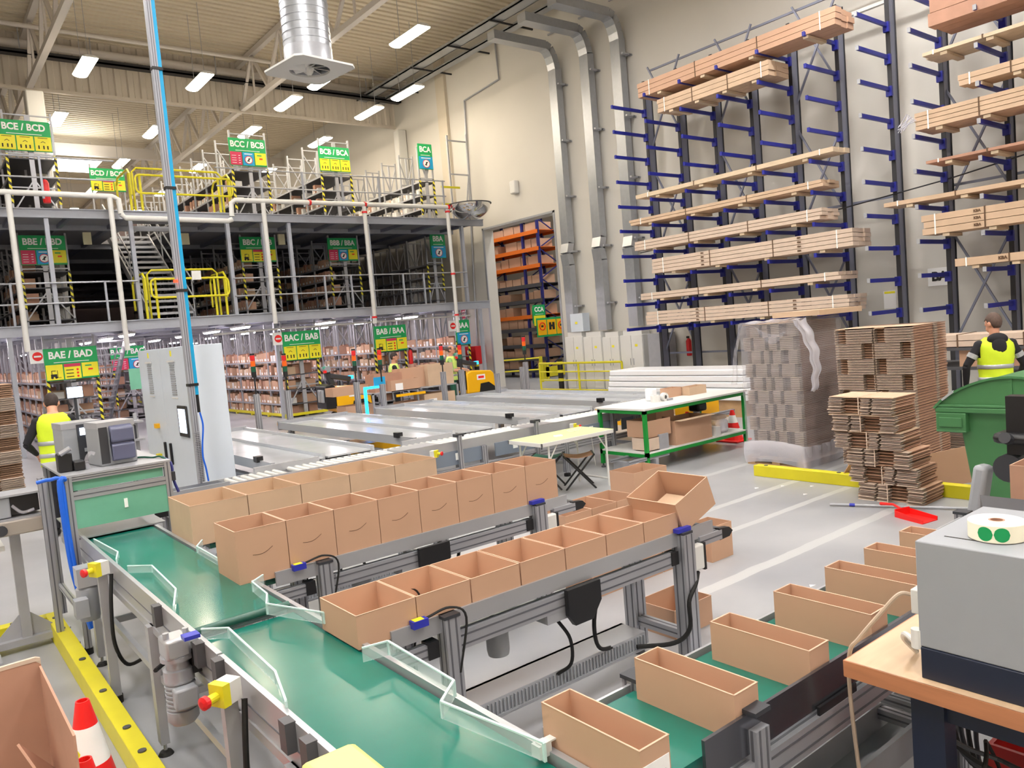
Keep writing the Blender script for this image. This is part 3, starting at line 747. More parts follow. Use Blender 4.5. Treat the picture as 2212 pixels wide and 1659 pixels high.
for (x, y, z0) in ((6.1, 31.25, 6.14),):
    o = thing('sign_stand', 'pair of grey uprights holding the BCD / BCC sign', 'stand', (6.65, 31.25, 6.14))
    for q in (6.12, 7.18): MB().box(q, 31.25, 6.14, q+.05, 31.3, 9.3).build('upright', lsteel, o)

# ---------------------------------------------------------------- stair between the decks
t = thing('steel_stair', 'open-tread steel stair rising from the middle deck to the upper deck', 'stair', (6.35, 23.6, 3.25))
y0s, y1s, z0s, z1s = 23.5, 27.6, 3.25, 6.14; ns = 15
for x in (5.72, 6.9): MB().bar((x, y0s, z0s+.1), (x, y1s, z1s+.02), .04, .24).build('stringer', lsteel, t)
for i in range(ns):
    f = (i+.5)/ns; y = y0s+(y1s-y0s)*f; z = z0s+(z1s-z0s)*f
    MB().box(5.74, y-.13, z+.08, 6.88, y+.13, z+.12).box(5.74, y-.14, z+.05, 6.88, y-.12, z+.12).build('tread', lsteel, t)
for x in (5.66, 6.96):
    for dz in (.55, 1.05): MB().tube([(x, y0s-.05, z0s+dz), (x, y1s, z1s+dz)], .024, 8).build('handrail', lsteel, t)
    for f in (.02, .35, .68, 1.): MB().cyl((x, y0s+(y1s-y0s)*f, z0s+(z1s-z0s)*f), (x, y0s+(y1s-y0s)*f, z0s+(z1s-z0s)*f+1.05), .02, 8).build('baluster', lsteel, t)
t = thing('steel_stair', 'lower steel stair flight descending from the middle deck behind the grey cabinet', 'stair', (5.2, 24, 0))
for x in (4.75, 5.6): MB().bar((x, 30.2, .1), (x, 26.0, 3.1), .04, .24).build('stringer', lsteel, t)
for i in range(15):
    f = (i+.5)/15; MB().box(4.77, 30.1-4.1*f-.13, .1+3.0*f, 5.58, 30.1-4.1*f+.13, .14+3.0*f).build('tread', lsteel, t)
for x in (4.7, 5.66):
    for dz in (.55, 1.05): MB().tube([(x, 30.2, .1+dz), (x, 27.8, 1.8+dz*.9)], .022, 8).build('handrail', lsteel, t)
# yellow pallet gates (two-position swinging gate of bent tube)
def gate(z, lab, ya=22.35, yb=23.75, x0=5.38, x1=7.6, lift=0.):
    t = thing('pallet_gate', lab, 'safety gate', ((x0+x1)/2, ya, z))
    def loop(y, xa, xb, za, zb, n):
        r = .12; p = []
        for (cx, cz, a0) in ((xb-r, zb-r, 0), (xa+r, zb-r, 90), (xa+r, za+r, 180), (xb-r, za+r, 270)):
            for k in range(4): a = math.radians(a0+30*k); p.append((cx+r*math.cos(a), y, cz+r*math.sin(a)))
        MB().tube(p, .03, 8, closed=True).build(n, yel, t)
    loop(ya, x0+.15, x1, z+.55, z+1.05, 'front_loop')
    MB().tube([(x0+.2, ya+.5, z), (x0+.2, ya+.5, z+1.22), (x0+.32, ya+.5, z+1.34), (x1-.25, ya+.5, z+1.34), (x1-.13, ya+.5, z+1.22), (x1-.13, ya+.5, z)], .03, 8).build('rear_frame', yel, t)
    for x in (x0+.02, x0+.3, x1-.35, x1-.06): MB().cyl((x, ya+.15, z), (x, ya+.15, z+1.1), .035, 8).build('post', yel, t)
    for x in (x0+.02, x1-.06): MB().tube([(x, ya+.02, z+.5), (x, ya+.02, z+1.08), (x, ya+.2, z+1.22), (x, yb-.2, z+1.22), (x, yb, z+1.05), (x, yb, z+.3)], .03, 8).build('side_arm', yel, t)
gate(3.25, 'yellow tubular pallet gate on the middle deck beside the blue mast')
gate(6.2, 'yellow tubular pallet gate on the upper deck beside the blue mast', 23.2, 24.8, 5.5, 8.3)
tag(MB().box(6.6, 22.3, 4.25, 6.85, 22.33, 4.5).build('notice_plate', wcab, None), 'small white notice plate on the yellow gate behind the mast', 'notice')
# boxes on the pipe/deck edge, speakers under the deck
for x, l in ((4.35, 'small beige box hanging under the upper deck above the left stair'), (6.95, 'small beige box hanging under the upper deck right of the mast'), (9.9, 'small beige box hanging under the upper deck left of the BBB sign')):
    tag(MB().box(x, 24.0, 5.45, x+.2, 24.1, 5.78).build('speaker', M('beige_plastic', (196, 192, 160), .6) if 'beige_plastic' not in MATS else MATS['beige_plastic'], None), l, 'speaker')
# tubes under the lower deck
first = None; kk = 0
for x in (5.1, 8.3, 11.45, 14.65, 1.9):
    for y in ((23.8, 26.6, 30, 34, 38, 42, 47, 53) if x < 9 else (24.6, 28, 32, 37, 43, 50)):
        if first is None:
            first = thing('tube_lamp', 'x', 'tube lamp', (x, y, 2.84)); MB().box(-.09, -.7, .06, .09, .7, .12).box(-.01, -.5, .12, .01, -.48, .27).box(-.01, .48, .12, .01, .5, .27).build('housing', white, first, w=False)
            MB().prism([(.07*math.cos(a), .06-.05*math.sin(a)) for a in [i*PI/6 for i in range(7)]], -.68, .68, 'y').build('tube', lampf, first, w=False); o = first
        else: o = dup(first, (x, y, 2.84))
        o['label'] = 'bright tube lamp under the lower deck over an aisle'; o['group'] = 'tube lamps under the lower deck'
# white fire-alarm boxes and pipe under deck edge
wpipe([(7.2, 22.9, 2.72), (9.2, 22.9, 2.76), (16.3, 22.9, 2.78)], 'thin white pipe just under the lower deck edge', .03)
# ---------------------------------------------------------------- things behind the doorway
def prack(x0, x1, y0, y1, lab):
    t = thing('pallet_rack', lab, 'pallet rack', (x0, y0, 0))
    y = y0
    while y <= y1+.01:
        m = MB()
        for x in (x0, x1): m.box(x-.05, y, 0, x+.05, y+.1, 8.0)
        for q in range(6): m.bar((x0, y+.05, .4+1.25*q), (x1, y+.05, 1.0+1.25*q), .04); m.bar((x1, y+.05, 1.0+1.25*q), (x0, y+.05, 1.65+1.25*q), .04)
        m.build('upright_frame', blued, t); y += 1.0 if y == y0 else 2.8
    for i, z in enumerate((.25, .75, 1.3, 2.0, 2.55, 3.2, 3.85, 4.65, 5.35, 6.05, 6.8)):
        mm = orange if i in (4, 7, 8, 9, 10) else dsteel
        MB().box(x0-.07, y0, z-.03, x0-.02, y1, z+.13).box(x1, y0, z, x1+.05, y1, z+.12).box(x0, y0, z+.1, x1, y1, z+.12).build('beam', mm, t)
    return t
prack(21.3, 22.4, 24.6, 40, 'tall pallet rack with orange beams and blue posts seen through the doorway')
random.seed(5); pg = None
for i, z in enumerate((.37, .87, 1.42, 2.12, 2.67, 3.32, 3.97, 4.77, 5.47, 6.17)):
    y = 24.75
    while y < 31.5:
        w = random.uniform(.35, .8); h = random.uniform(.25, .42)
        if random.random() < .85:
            if pg is None: pg = MB().mat(card).carton(-.4, -.5, 0, .4, .5, 1, .012).mat(card3).box(-.39, -.49, 0, .39, .49, .85).build('pallet_carton', None, None, w=False); o = pg
            else: o = pg.copy(); COL.objects.link(o)
            o.location = (21.75, y+w/2, z); o.scale = (1, w, h); tag(o, 'brown carton on the tall orange-beamed rack beyond the doorway', 'carton', 'cartons on the orange rack')
        y += w+.05
for z in (7.3,): pass
sign('CCA', 20.5, 21.15, 2.2, 3.05, 24.4, 'f', 'green CCA sign hanging beyond the doorway')
t = thing('pictogram_board', 'yellow three-panel pictogram board under the CCA sign', 'sign', (21.3, 24.35, 1.75))
MB().box(20.6, 24.35, 1.72, 22.2, 24.37, 2.5).build('board', green, t)
for i in range(3):
    x = 20.65+.52*i; p = MB().box(x, 24.33, 1.8, x+.46, 24.35, 2.42).build('panel', yorg, t)
    m = MB().mat(redb).tube([(x+.23+.15*math.cos(a), 24.32, 2.16+.15*math.sin(a)) for a in [q*PI/8 for q in range(16)]], .02, 5, closed=True) if i != 1 else MB().mat(ink).box(x+.08, 24.32, 2.0, x+.2, 24.33, 2.3).box(x+.26, 24.32, 2.0, x+.38, 24.33, 2.3)
    m.mat(ink).box(x+.17, 24.322, 2.12, x+.29, 24.33, 2.2); m.build('pictogram', None, p)
t = thing('barrier_railing', 'low yellow barrier just inside the next hall, left in the doorway', 'barrier', (18.9, 22.9, 0))
for z in (.5, .95): MB().cyl((18.3, 24.4, z), (19.6, 23.1, z), .03, 8).build('rail', yel, t)
for p in ((18.5, 24.2), (19.6, 23.1)): MB().box(p[0]-.05, p[1]-.05, 0, p[0]+.05, p[1]+.05, 1.0).build('post', yel, t)
t = thing('rack_end_guard', 'yellow steel guard at the foot of the rack beyond the doorway', 'guard', (21.3, 24.2, 0))
MB().box(20.6, 23.9, .1, 22.4, 24.0, .5).build('plate', yel, t)
for x in (20.6, 22.3): MB().box(x, 23.9, 0, x+.1, 24.2, .6).build('post', yel, t)
MB().box(22.6, 24.3, 0, 23.6, 24.6, 2.9).build('x', pinkw, None)['kind'] = 'structure'; bpy.data.objects['x'].name = 'trim_8'
for (x, y, l) in ((17.2, 19.3, 'black and yellow banded bollard right of the doorway behind the barrier'), (17.1, 23.9, 'black and yellow banded bollard left of the doorway under the hose cabinet')):
    t = thing('bollard', l, 'bollard', (x, y, 0)); MB().cyl((x, y, 0), (x, y, 1.05), .09, 14).build('tube', black, t)
    for z in (.3, .58, .86): MB().cyl((x, y, z), (x, y, z+.1), .093, 14).build('yellow_band', yel, t)

# ---------------------------------------------------------------- by the right wall
t = thing('barrier_railing', 'long low yellow barrier railing in front of the white cabinets', 'barrier', (16.9, 18.1, 0))
for z in (.06, .36, .64, .92): MB().cyl((16.9, 16.2, z), (16.9, 20.0, z), .022 if z < .9 else .035, 8).build('rail', yel, t)
for y in (16.2, 18.1, 20.0): MB().cyl((16.9, y, 0), (16.9, y, .92), .035, 8).build('post', yel, t)
cabs = ((18.85, 18.05, 1.75), (18.0, 17.2, 1.72), (17.15, 16.45, 1.68), (16.4, 15.5, 1.7))
for i, (a, b, h) in enumerate(cabs):
    t = thing('white_cabinet', 'white wall cabinet in the row behind the yellow barrier, '+('nearest the doorway', 'second from the doorway', 'third from the doorway', 'nearest the long-goods rack')[i], 'cabinet', (17.3, (a+b)/2, 0))
    MB().box(17.12, b, 0, 17.55, a, h).build('body', wcab, t, bevel=.01)
    for q in (0, 1):
        d = MB().box(17.1, b+.01+q*(a-b)/2, .1, 17.12, b-.01+(q+1)*(a-b)/2, h-.02).build('door', wcab, t)
        MB().box(17.085, (a+b)/2+(.05 if q else -.07), .8, 17.1, (a+b)/2+(.07 if q else -.05), 1.0).build('handle', lsteel, d)
    MB().box(17.094, b+.2, 1.35, 17.1, b+.3, 1.42).build('yellow_label', lime, t)
    MB().box(17.15, b+.05, h, 17.5, a-.1, h+.14).build('top_box', wcab, t)
tag(MB().box(17.0, 14.6, 0, 17.5, 15.2, 1.7).build('sheet_panel', lsteel, None), 'brushed metal cabinet side between the white cabinets and the long-goods rack', 'panel')
t = thing('hose_cabinet', 'red fire hose cabinet on the wall left of the doorway', 'fire hose cabinet', (17.4, 24.4, .85))
MB().box(17.1, 23.9, .95, 17.58, 24.75, 1.62).build('housing', red, t, bevel=.01)
d = MB().box(17.09, 23.93, .98, 17.1, 24.72, 1.6).build('door', red, t); MB().box(17.084, 24.3, 1.35, 17.09, 24.42, 1.48).box(17.084, 24.6, 1.45, 17.09, 24.68, 1.5).build('label', wht, d)
MB().box(17.1, 23.9, 0, 17.5, 24.7, .93).build('x', pinkw, None)['kind'] = 'structure'; bpy.data.objects['x'].name = 'trim_9'
t = thing('number_plate', 'small magenta wall plate with the number 12 above the hose cabinet', 'sign', (17.45, 24.95, 2.7))
MB().box(17.44, 24.83, 2.72, 17.47, 25.1, 3.1).build('plate', pink, t); text('lettering', '12', .2, wht, t, (17.435, 24.965, 2.93), (0, -1, 0), (0, 0, 1), .004, .006)
t = thing('wall_sign', 'white wall sign with big letters BA behind the right rack', 'sign', (17.55, 7.36, 2.3))
MB().box(17.57, 7.16, 2.34, 17.6, 7.62, 2.72).build('plate', paper, t); text('lettering', 'BA', .26, ink, t, (17.565, 7.38, 2.53), (0, -1, 0), (0, 0, 1), .004, .012)
t = thing('wall_notice', 'white paper notice on the wall between the two rack groups', 'notice', (17.58, 8.45, 1.95))
MB().box(17.58, 8.32, 1.92, 17.6, 8.6, 2.32).build('sheet', paper, t); MB().box(17.577, 8.34, 2.26, 17.58, 8.58, 2.31).build('header', lime, t)
def exting(x, y, z, lab, s=1.):
    t = thing('fire_extinguisher', lab, 'fire extinguisher', (x, y, z))
    MB().lathe((x, y, z), [(.01, 0), (.07*s, .01), (.075*s, .05), (.075*s, .42*s), (.05*s, .48*s), (.02, .5*s)], 14).build('cylinder', red, t, smooth='auto')
    MB().box(x-.02, y-.02, z+.5*s, x+.02, y+.06, z+.56*s).build('valve', black, t)
exting(17.4, 14.05, 1.0, 'red fire extinguisher on the wall behind the first long-goods post')
exting(13.75, 23.05, 1.25, 'red fire extinguisher on the end of the BAB / BAA rack')
exting(3.4, 22.7, 6.3, 'red fire extinguisher on the upper deck under the BCE / BCD sign', 1.2)

# ---------------------------------------------------------------- cantilever racks
LV = [1.94, 2.6, 3.25, 3.9, 4.57, 5.22, 5.87, 6.53, 7.18, 7.83]
XP = 16.75
def crack(ys, lab, top=9.2, lv=LV, skip=()):
    t = thing('cantilever_rack', lab, 'cantilever rack', (XP, ys[0], 0))
    for y in ys:
        MB().mat(rackdk).box(XP, y-.042, 0, XP+.02, y+.042, top).mat(rackgr).box(XP+.02, y-.02, 0, XP+.28, y+.02, top).mat(rackdk).box(XP+.28, y-.042, 0, XP+.3, y+.042, top).build('post', None, t)
        for z in lv:
            if (y, z) in skip: continue
            a = MB().box(XP-1.28, y-.025, z-.1, XP, y+.025, z-.02)
            a.box(XP-.07, y-.06, z-.2, XP, y+.06, z)
            o = a.build('arm', blue, t)
            MB().box(XP-1.3, y-.03, z-.1, XP-1.28, y+.03, z-.01).build('end_stop', lsteel if y < 8.3 else blue, o)
    for a, b in zip(ys[:-1:2], ys[1::2]):
        for q in range(3):
            z = 1.2+q*2.8; m = MB().bar((XP+.2, a, z), (XP+.2, b, z+2.2), .04); m.bar((XP+.22, b, z), (XP+.22, a, z+2.2), .04); m.build('cross_brace', rackgr, t)
    for z in (1.1, 4.3, 8.9): MB().box(XP+.3, ys[-1], z, XP+.34, ys[0], z+.05).build('tie_rail', rackgr, t)
ya = [14.5, 13.38, 12.26, 11.18, 10.1, 8.97, 7.85]
crack(ya, 'left group of the tall cantilever rack with blue arms, seven posts', top=8.6)
crack([6.85, 5.72, 4.6, 3.5], 'right group of the tall cantilever rack, partly cut by the frame edge', top=9.0)
tag(MB().box(XP+.31, 3.4, 8.35, XP+.4, 14.5, 8.42).build('top_rail', white, None), 'white conduit rail running along the top of the long-goods rack', 'rail')
tag(MB().tube([(XP-.02, 15.0, 4.0), (XP-.02, 9, 4.22), (XP-.02, 6.8, 4.42), (XP-.02, 5.3, 4.62), (XP-.02, 3.6, 4.68)], .015, 6).build('slack_cable', rackdk, None), 'dark slack cable strung across both cantilever rack groups', 'cable')
random.seed(11)
def bundle(y0, y1, z, nz, nx, h, x0, w, lab, mm=None, strap=True, prt=None, skids=True, dep=None, jit=.03):
    """a strapped bundle of long cartons lying across the arms; z is the arm level"""
    t = thing('long_carton_bundle', lab, 'long cartons', (x0, (y0+y1)/2, z)); zz = z-.02
    if skids:
        for k in range(4):
            y = y0+(y1-y0)*(k+.5)/4; MB().box(x0+.03, y-.06, zz, x0+nx*w, y+.06, zz+.055).build('skid', timber, t)
        zz += .058
    for i in range(nz):
        for j in range(nx):
            a = y0+random.uniform(-jit, jit); b = y1+random.uniform(-jit, jit)
            MB().box(x0+j*w+.004, a, zz+i*h+.004, x0+(j+1)*w-.004, b, zz+(i+1)*h-.006).build('carton', mm or card2, t)
    H = nz*h; W = nx*w
    if strap:
        for f in (.06, .34, .66, .93):
            y = y0+(y1-y0)*f
            MB().box(x0-.004, y-.012, zz-.01, x0, y+.012, zz+H+.004).box(x0, y-.012, zz+H-.002, x0+W, y+.012, zz+H+.004).build('strap', wht if f in (.06, .93) else inkc, t)
    if prt:
        for f in (.3, .78):
            for i in range(nz): text('print', prt, h*.5, inkc, t, (x0-.003, y0+(y1-y0)*(1-f), zz+(i+.5)*h), (0, -1, 0), (0, 0, 1), .002, .004)
LB = 'pack of long cartons on the left rack group, '
bundle(8.3, 13.6, 7.83-.12, 3, 3, .12, 15.5, .25, LB+'topmost and browner', card)
bundle(9.85, 13.0, 7.18, 3, 3, .11, 15.5, .26, LB+'second level from the top, shorter')
bundle(8.45, 13.9, 5.22, 1, 3, .11, 15.5, .2, 'thin layer of long cartons at mid height on the left rack group', timber)
bundle(8.75, 14.2, 4.57, 2, 3, .075, 15.5, .24, 'two-high long cartons on the left rack group above the slack cable')
bundle(8.82, 14.1, 3.9, 3, 3, .08, 15.5, .24, 'three-high long cartons with darker right end on the left rack group', cardpale)
bundle(8.15, 13.5, 3.25, 4, 3, .092, 15.45, .25, 'four-high pale long cartons sticking furthest right on the left rack group', cardpale, prt='KBA')
bundle(8.45, 13.95, 2.6, 2, 3, .085, 15.45, .24, 'two-high long cartons with a white band on the left rack group', cardpale)
bundle(8.3, 13.8, 1.94, 4, 3, .085, 15.45, .25, 'lowest pack of long cartons on the left rack group', cardpale, prt='KBA')
LR = 'long cartons on the right rack group, '
bundle(3.6, 6.5, 7.18-.1, 2, 3, .24, 15.5, .3, 'large plain brown carton pack at the top of the right rack group', card3, strap=False, skids=False)
bundle(3.6, 6.67, 6.53, 1, 3, .07, 15.5, .26, LR+'thin timber layer near the top', timber)
bundle(3.6, 6.03, 5.87-.05, 2, 2, .1, 15.5, .26, LR+'short pack of two layers starting furthest right', card2)
bundle(3.6, 6.82, 5.22, 4, 3, .082, 15.5, .26, LR+'four layers with torn white film on the end', card2)
bundle(3.6, 6.66, 4.57, 1, 3, .06, 15.5, .26, LR+'thin reddish brown sheets', card3)
bundle(3.6, 7.5, 3.9, 1, 3, .09, 15.5, .24, LR+'thin layer reaching furthest left')
bundle(3.6, 6.75, 3.25, 3, 2, .125, 15.45, .3, LR+'three tall layers printed with letters', card2, prt='KBA')
bundle(3.6, 6.2, 2.6, 1, 2, .15, 15.45, .3, LR+'single white-topped carton printed with letters', card2, prt='KBA')
m = MB()
for k in range(9): m.bar((15.48, 6.8+.02*k, 5.45+.02*k), (15.46, 7.0+random.uniform(0, .15), 5.3+random.uniform(-.08, .12)), .03, .01)
tag(m.build('torn_film', filmd, None), 'torn white stretch film on the end of a four-layer pack', 'film')
lanep = M('bright_lane_sheet', (196, 199, 203), .22, .35, rvar=.05, scale=2)
# ---------------------------------------------------------------- sorting lanes
LX = (3.33, 5.29, 7.25, 9.21); ZL = .85
nth = ('first', 'second', 'third', 'fourth')
for i, x in enumerate(LX):
    t = thing('sorting_lane', nth[i]+' steel chute lane counted from the grey control cabinet', 'conveyor lane', (x+.65, 11.3, 0))
    yf, yb = 8.95, 13.65
    for q in (0, 1):
        a = x+.04+.66*q
        MB().box(a, yf, ZL-.06, a+.6, yb, ZL-.04).build('slide_plate', lanep, t)
    for q, n in ((0, 'side_rail'), (1, 'divider'), (2, 'side_rail')):
        MB().box(x+.66*q-.025, yf+(.0 if q != 1 else .05), ZL-.12, x+.66*q+.025, yb, ZL).build(n, lanep, t)
    MB().box(x-.03, yb, ZL-.14, x+1.35, yb+.04, ZL+.02).build('end_stop', alu, t)
    MB().box(x-.25, yf-.08, ZL-.1, x+.55, yf-.04, ZL-.01).build('front_plate', aluw, t)
    for q, (px, py) in enumerate(((x, yb-.4), (x+1.32, yb-.4), (x, 11), (x+1.32, 11))):
        MB().profile((px, py, .05), (px, py, ZL-.16), .06).build('leg', None, t)
        MB().cyl((px, py, 0), (px, py, .03), .05, 10).build('foot', rub, t)
    MB().box(x+.02, yf+.1, ZL-.34, x+.1, yb-.2, ZL-.24).build('cable_duct', lsteel, t)
    MB().box(x-.06, 9.3, ZL-.02, x+.02, 9.42, ZL+.05).build('sensor', black, t)
    for q in range(4): MB().box(x+1.0, 9.6+q*.9, ZL-.22, x+1.28, 9.75+q*.9, ZL-.15).build('drive_clip', black, t)
# roller conveyor in front of the lanes
t = thing('roller_conveyor', 'long powered roller conveyor running in front of the sorting lanes', 'roller conveyor', (6.5, 8.65, 0))
x0, x1, yA, yB, zr = 2.5, 11.4, 8.38, 8.88, .78
MB().box(x0, yA-.03, zr-.12, x1, yA, zr+.02).build('side_rail', aluw, t); MB().box(x0, yB, zr-.12, x1, yB+.03, zr+.0).build('side_rail', aluw, t)
m_r = MB()
k = 0; x = 2.75; rollers = []
while x < 10.9:
    if not (3.35 < x < 3.4):
        MB().cyl((x, yA+.01, zr-.02), (x, yB-.01, zr-.02), .027, 10).build('roller', white, t, smooth='auto')
    x += .092 if int((x-2.75)/1.9) % 4 != 9 else .1
for xx in (5.0, 7.0, 9.0): MB().box(xx-.28, yA-.02, zr-.0, xx+.28, yA+.32, zr+.02).build('transfer_plate', aluw, t)
MB().profile((x0, yA-.06, zr-.36), (x1, yA-.06, zr-.36), .05, .08).build('lower_profile', None, t)
for xx in (3.05, 4.5, 5.95, 7.4, 8.9, 10.4): 
    for yy in (yA-.05, yB+.05): MB().profile((xx, yy, .06), (xx, yy, zr-.1), .08).build('leg', None, t)
    MB().cyl((xx, yA-.05, 0), (xx, yA-.05, .04), .05, 10).build('foot', rub, t)
    MB().box(xx, yA-.05, .22, xx+.05, yB+.05, .27).build('cross_bar', alu, t)
for xa, xb in ((5.2, 6.0), (6.15, 7.0), (7.6, 8.5), (8.6, 9.6)):
    MB().box(xa, yA-.05, zr-.28, xb, yA-.03, zr-.1).build('side_cover', M('slate_cover', (128, 140, 156), .4, .3) if 'slate_cover' not in MATS else MATS['slate_cover'], t)
    MB().box(xa+.3, yA-.054, zr-.22, xa+.38, yA-.05, zr-.13).build('label', wht, t)
for xx in (5.55, 6.85, 8.35): MB().profile((xx, yA-.1, .3), (xx, yA-.1, zr+.1), .05).build('sensor_post', None, t); MB().box(xx-.06, yA-.12, zr+.08, xx+.06, yA-.04, zr+.12).build('sensor', dark, t)
def estop(x, y, z, d, lab, parent=None, group=None):
    """yellow box with a red mushroom button, facing along d"""
    t = parent or thing('emergency_stop', lab, 'emergency stop', (x, y, z)); d = Vector(d)
    R = Matrix((Vector((-d.y, d.x, 0)), d, Vector((0, 0, 1)))).transposed()
    MB().obox(Vector((x, y, z)), (.075, .06, .085), R).build('housing', white, t)
    MB().obox(Vector((x, y, z))+d*.045, (.078, .035, .088), R).build('yellow_cover', yel, t)
    c = Vector((x, y, z))+d*.06
    MB().cyl(c, c+d*.045, .018, 12).build('collar', yel, t)
    MB().tube([c+d*.04, c+d*.05, c+d*.068, c+d*.075], [.016, .026, .026, .012], 14).build('red_button', red, t)
    return t
for x, l in ((5.12, 'yellow and red emergency stop on the roller conveyor nearest the brown cartons'), (7.5, 'yellow and red emergency stop on the roller conveyor behind the folding table')):
    estop(x, yA-.12, zr-.07, (.6, -.8, 0), l)
# light towers on posts at the far ends of the lanes
for i, (x, zt) in enumerate(((4.95, 2.1), (5.53, 2.05), (6.93, 2.02), (7.49, 1.99), (8.95, 1.95), (9.42, 1.93), (11.2, 1.97))):
    lab = ['leftmost', 'second from the left', 'third from the left', 'fourth from the left', 'fifth from the left', 'sixth from the left', 'rightmost'][i]
    t = thing('signal_tower', lab+' of the red, amber and green signal towers behind the lanes', 'signal tower', (x, 13.75, 0))
    MB().profile((x, 13.75, 0), (x, 13.75, 1.4 if i not in (3,) else 1.3), .09).build('post', None, t)
    MB().cyl((x, 13.75, 1.35), (x, 13.75, zt-.38), .014, 8).build('rod', black, t)
    MB().cyl((x, 13.75, zt-.4), (x, 13.75, zt-.3), .042, 14).build('base', black, t)
    for q, mm in enumerate((ledg, ledo, red)): MB().cyl((x, 13.75, zt-.3+q*.1), (x, 13.75, zt-.205+q*.1), .042, 14).build('lens', mm, t)
    MB().cyl((x, 13.75, zt), (x, 13.75, zt+.03), .04, 14).build('cap', black, t)
for x, y, z, l in ((10.1, 13.4, 1.25, 'single grey post at the far end of the fourth lane'), (11.05, 13.7, 1.3, 'grey post standing before the doorway')):
    tag(MB().profile((x, y, 0), (x, y, z), .09).build('profile_post', None, None), l, 'post')

# ---------------------------------------------------------------- main green belt conveyor
t = thing('belt_conveyor', 'long green belt conveyor running from the lower frame edge to the labelling machine', 'belt conveyor', (1.2, 4, 0))
XL, XR = .95, 1.47
for (ya_, yb_, z, n) in ((3.9, 7.6, .86, 'rear'), (.6, 3.86, .84, 'front')):
    MB().prism([(ya_+.03, z-.05), (ya_, z-.025), (ya_+.03, z), (yb_-.03, z), (yb_, z-.025), (yb_-.03, z-.05)], XL+.03, XR-.02, 'x').build('belt', belt, t)
MB().cyl((XL+.03, 3.885, .865), (XR-.02, 3.885, .865), .022, 14).build('joint_roller', beltd, t, smooth='auto')
for (ya_, yb_) in ((.6, 3.4), (3.42, 7.6)):
    MB().mat(aluw).box(XL-.012, ya_, .74, XL+.012, yb_, .905).mat(slot).box(XL-.016, ya_, .80, XL-.011, yb_, .803).mat(aluw).box(XL-.02, ya_, .70, XL+.02, yb_, .74).build('side_panel', None, t)
MB().box(XR-.01, .6, .80, XR+.015, 7.6, .872).build('side_panel', aluw, t)
for y in (2.42, 2.6, 3.35, 4.35, 3.62): MB().box(XL-.05, y-.03, .80, XL-.01, y+.03, .91).build('rail_clamp', dsteel, t)
for y in (1.2, 2.6, 3.2, 4.58, 6.3): 
    MB().box(XL-.045, y-.035, .07, XL+.0, y+.035, .74).build('leg', lsteel if y != 3.2 else lsteel, t)
    MB().box(XR-.05, y-.035, .07, XR, y+.035, .78).build('leg', lsteel, t)
    MB().box(XL, y-.02, .28, XR-.05, y+.02, .32).build('cross_bar', lsteel, t)
    for xx in (XL-.02, XR-.02): MB().cyl((xx, y, .02), (xx, y, .1), .01, 8).build('foot_screw', lsteel, t); MB().lathe((xx, y, 0), [(.0, .03), (.03, .02), (.042, 0)], 14).build('foot', rub, t)
MB().box(XL-.01, .6, .42, XL+.02, 7, .46).build('lower_tie', lsteel, t)
MB().tube(sm([(XL-.06, 4.4, .55), (XL+.1, 4.7, .5), (XL+.3, 5.2, .45), (XL+.2, 5.6, .3)]), .012, 6).build('cable', rub, t)
# acrylic guards
def guard(poly, z0, z1, lab):
    t = thing('acrylic_guard', lab, 'guard', (*poly[0], z0))
    m = MB(); e = MB()
    for p, q in zip(poly, poly[1:]):
        m.bar((*p, (z0+z1)/2), (*q, (z0+z1)/2), .006, z1-z0); e.bar((*p, z1), (*q, z1), .009, .006)
    for p in poly[1:]: e.bar((*p, z0), (*p, z1), .009, .009)
    m.build('pane', glassg, t); e.build('polished_edge', glasse, t)
guard([(1.36, 2.88), (1.47, 2.86), (1.45, 2.34), (1.33, 2.24), (1.40, 1.78)], .885, .945, 'bent clear guard along the belt in front of the short carton row')
guard([(1.47, 4.28), (1.38, 4.2), (1.36, 3.93), (1.30, 3.78), (1.44, 3.42)], .885, .94, 'bent clear guard where the middle conveyor meets the belt')
guard([(1.5, 5.5), (1.42, 5.35), (1.42, 4.9), (1.5, 4.75)], .885, .93, 'bent clear guard where the rear conveyor meets the belt')
guard([(.98, 5.28), (1.09, 5.15), (1.06, 4.5), (.97, 4.2)], .88, .925, 'clear angled guard on the left side of the belt, further one')
guard([(.965, 3.72), (1.06, 3.63), (1.03, 2.98), (.96, 2.7)], .88, .93, 'clear angled guard on the left side of the belt, nearer one')
guard([(.98, 6.35), (1.02, 5.75), (.97, 5.55)], .88, .92, 'small clear guard on the belt just below the green panels')
# gear motor hanging on the belt
t = thing('gear_motor', 'silver gear motor hanging on the left side of the green belt', 'motor', (.84, 3.75, .3))
_m0 = len(bpy.data.objects)
mx, my = .85, 3.72
MB().box(mx-.07, my-.08, .68, mx+.06, my+.08, .82).build('gearbox', aluw, t, bevel=.015)
for q in (-.05, .05): MB().cyl((mx+q, my-.03, .82), (mx+q, my-.03, .86), .016, 10).build('bolt', alu, t)
MB().lathe((mx, my, 0), [(.02, .7), (.085, .69), (.085, .66), (.06, .655), (.06, .6), (.078, .595), (.078, .52)], 20).build('flange', alu, t, smooth='auto')
pr = [(.078, .52)]
for q in range(7): pr += [(.078, .52-.03*q), (.078, .51-.03*q), (.07, .505-.03*q), (.07, .495-.03*q)]
pr += [(.078, .31)]; MB().lathe((mx, my, 0), pr, 20).build('finned_housing', greyc, t)
MB().box(mx-.06, my-.13, .36, mx+.06, my-.06, .5).build('terminal_box', greyc, t, bevel=.01)
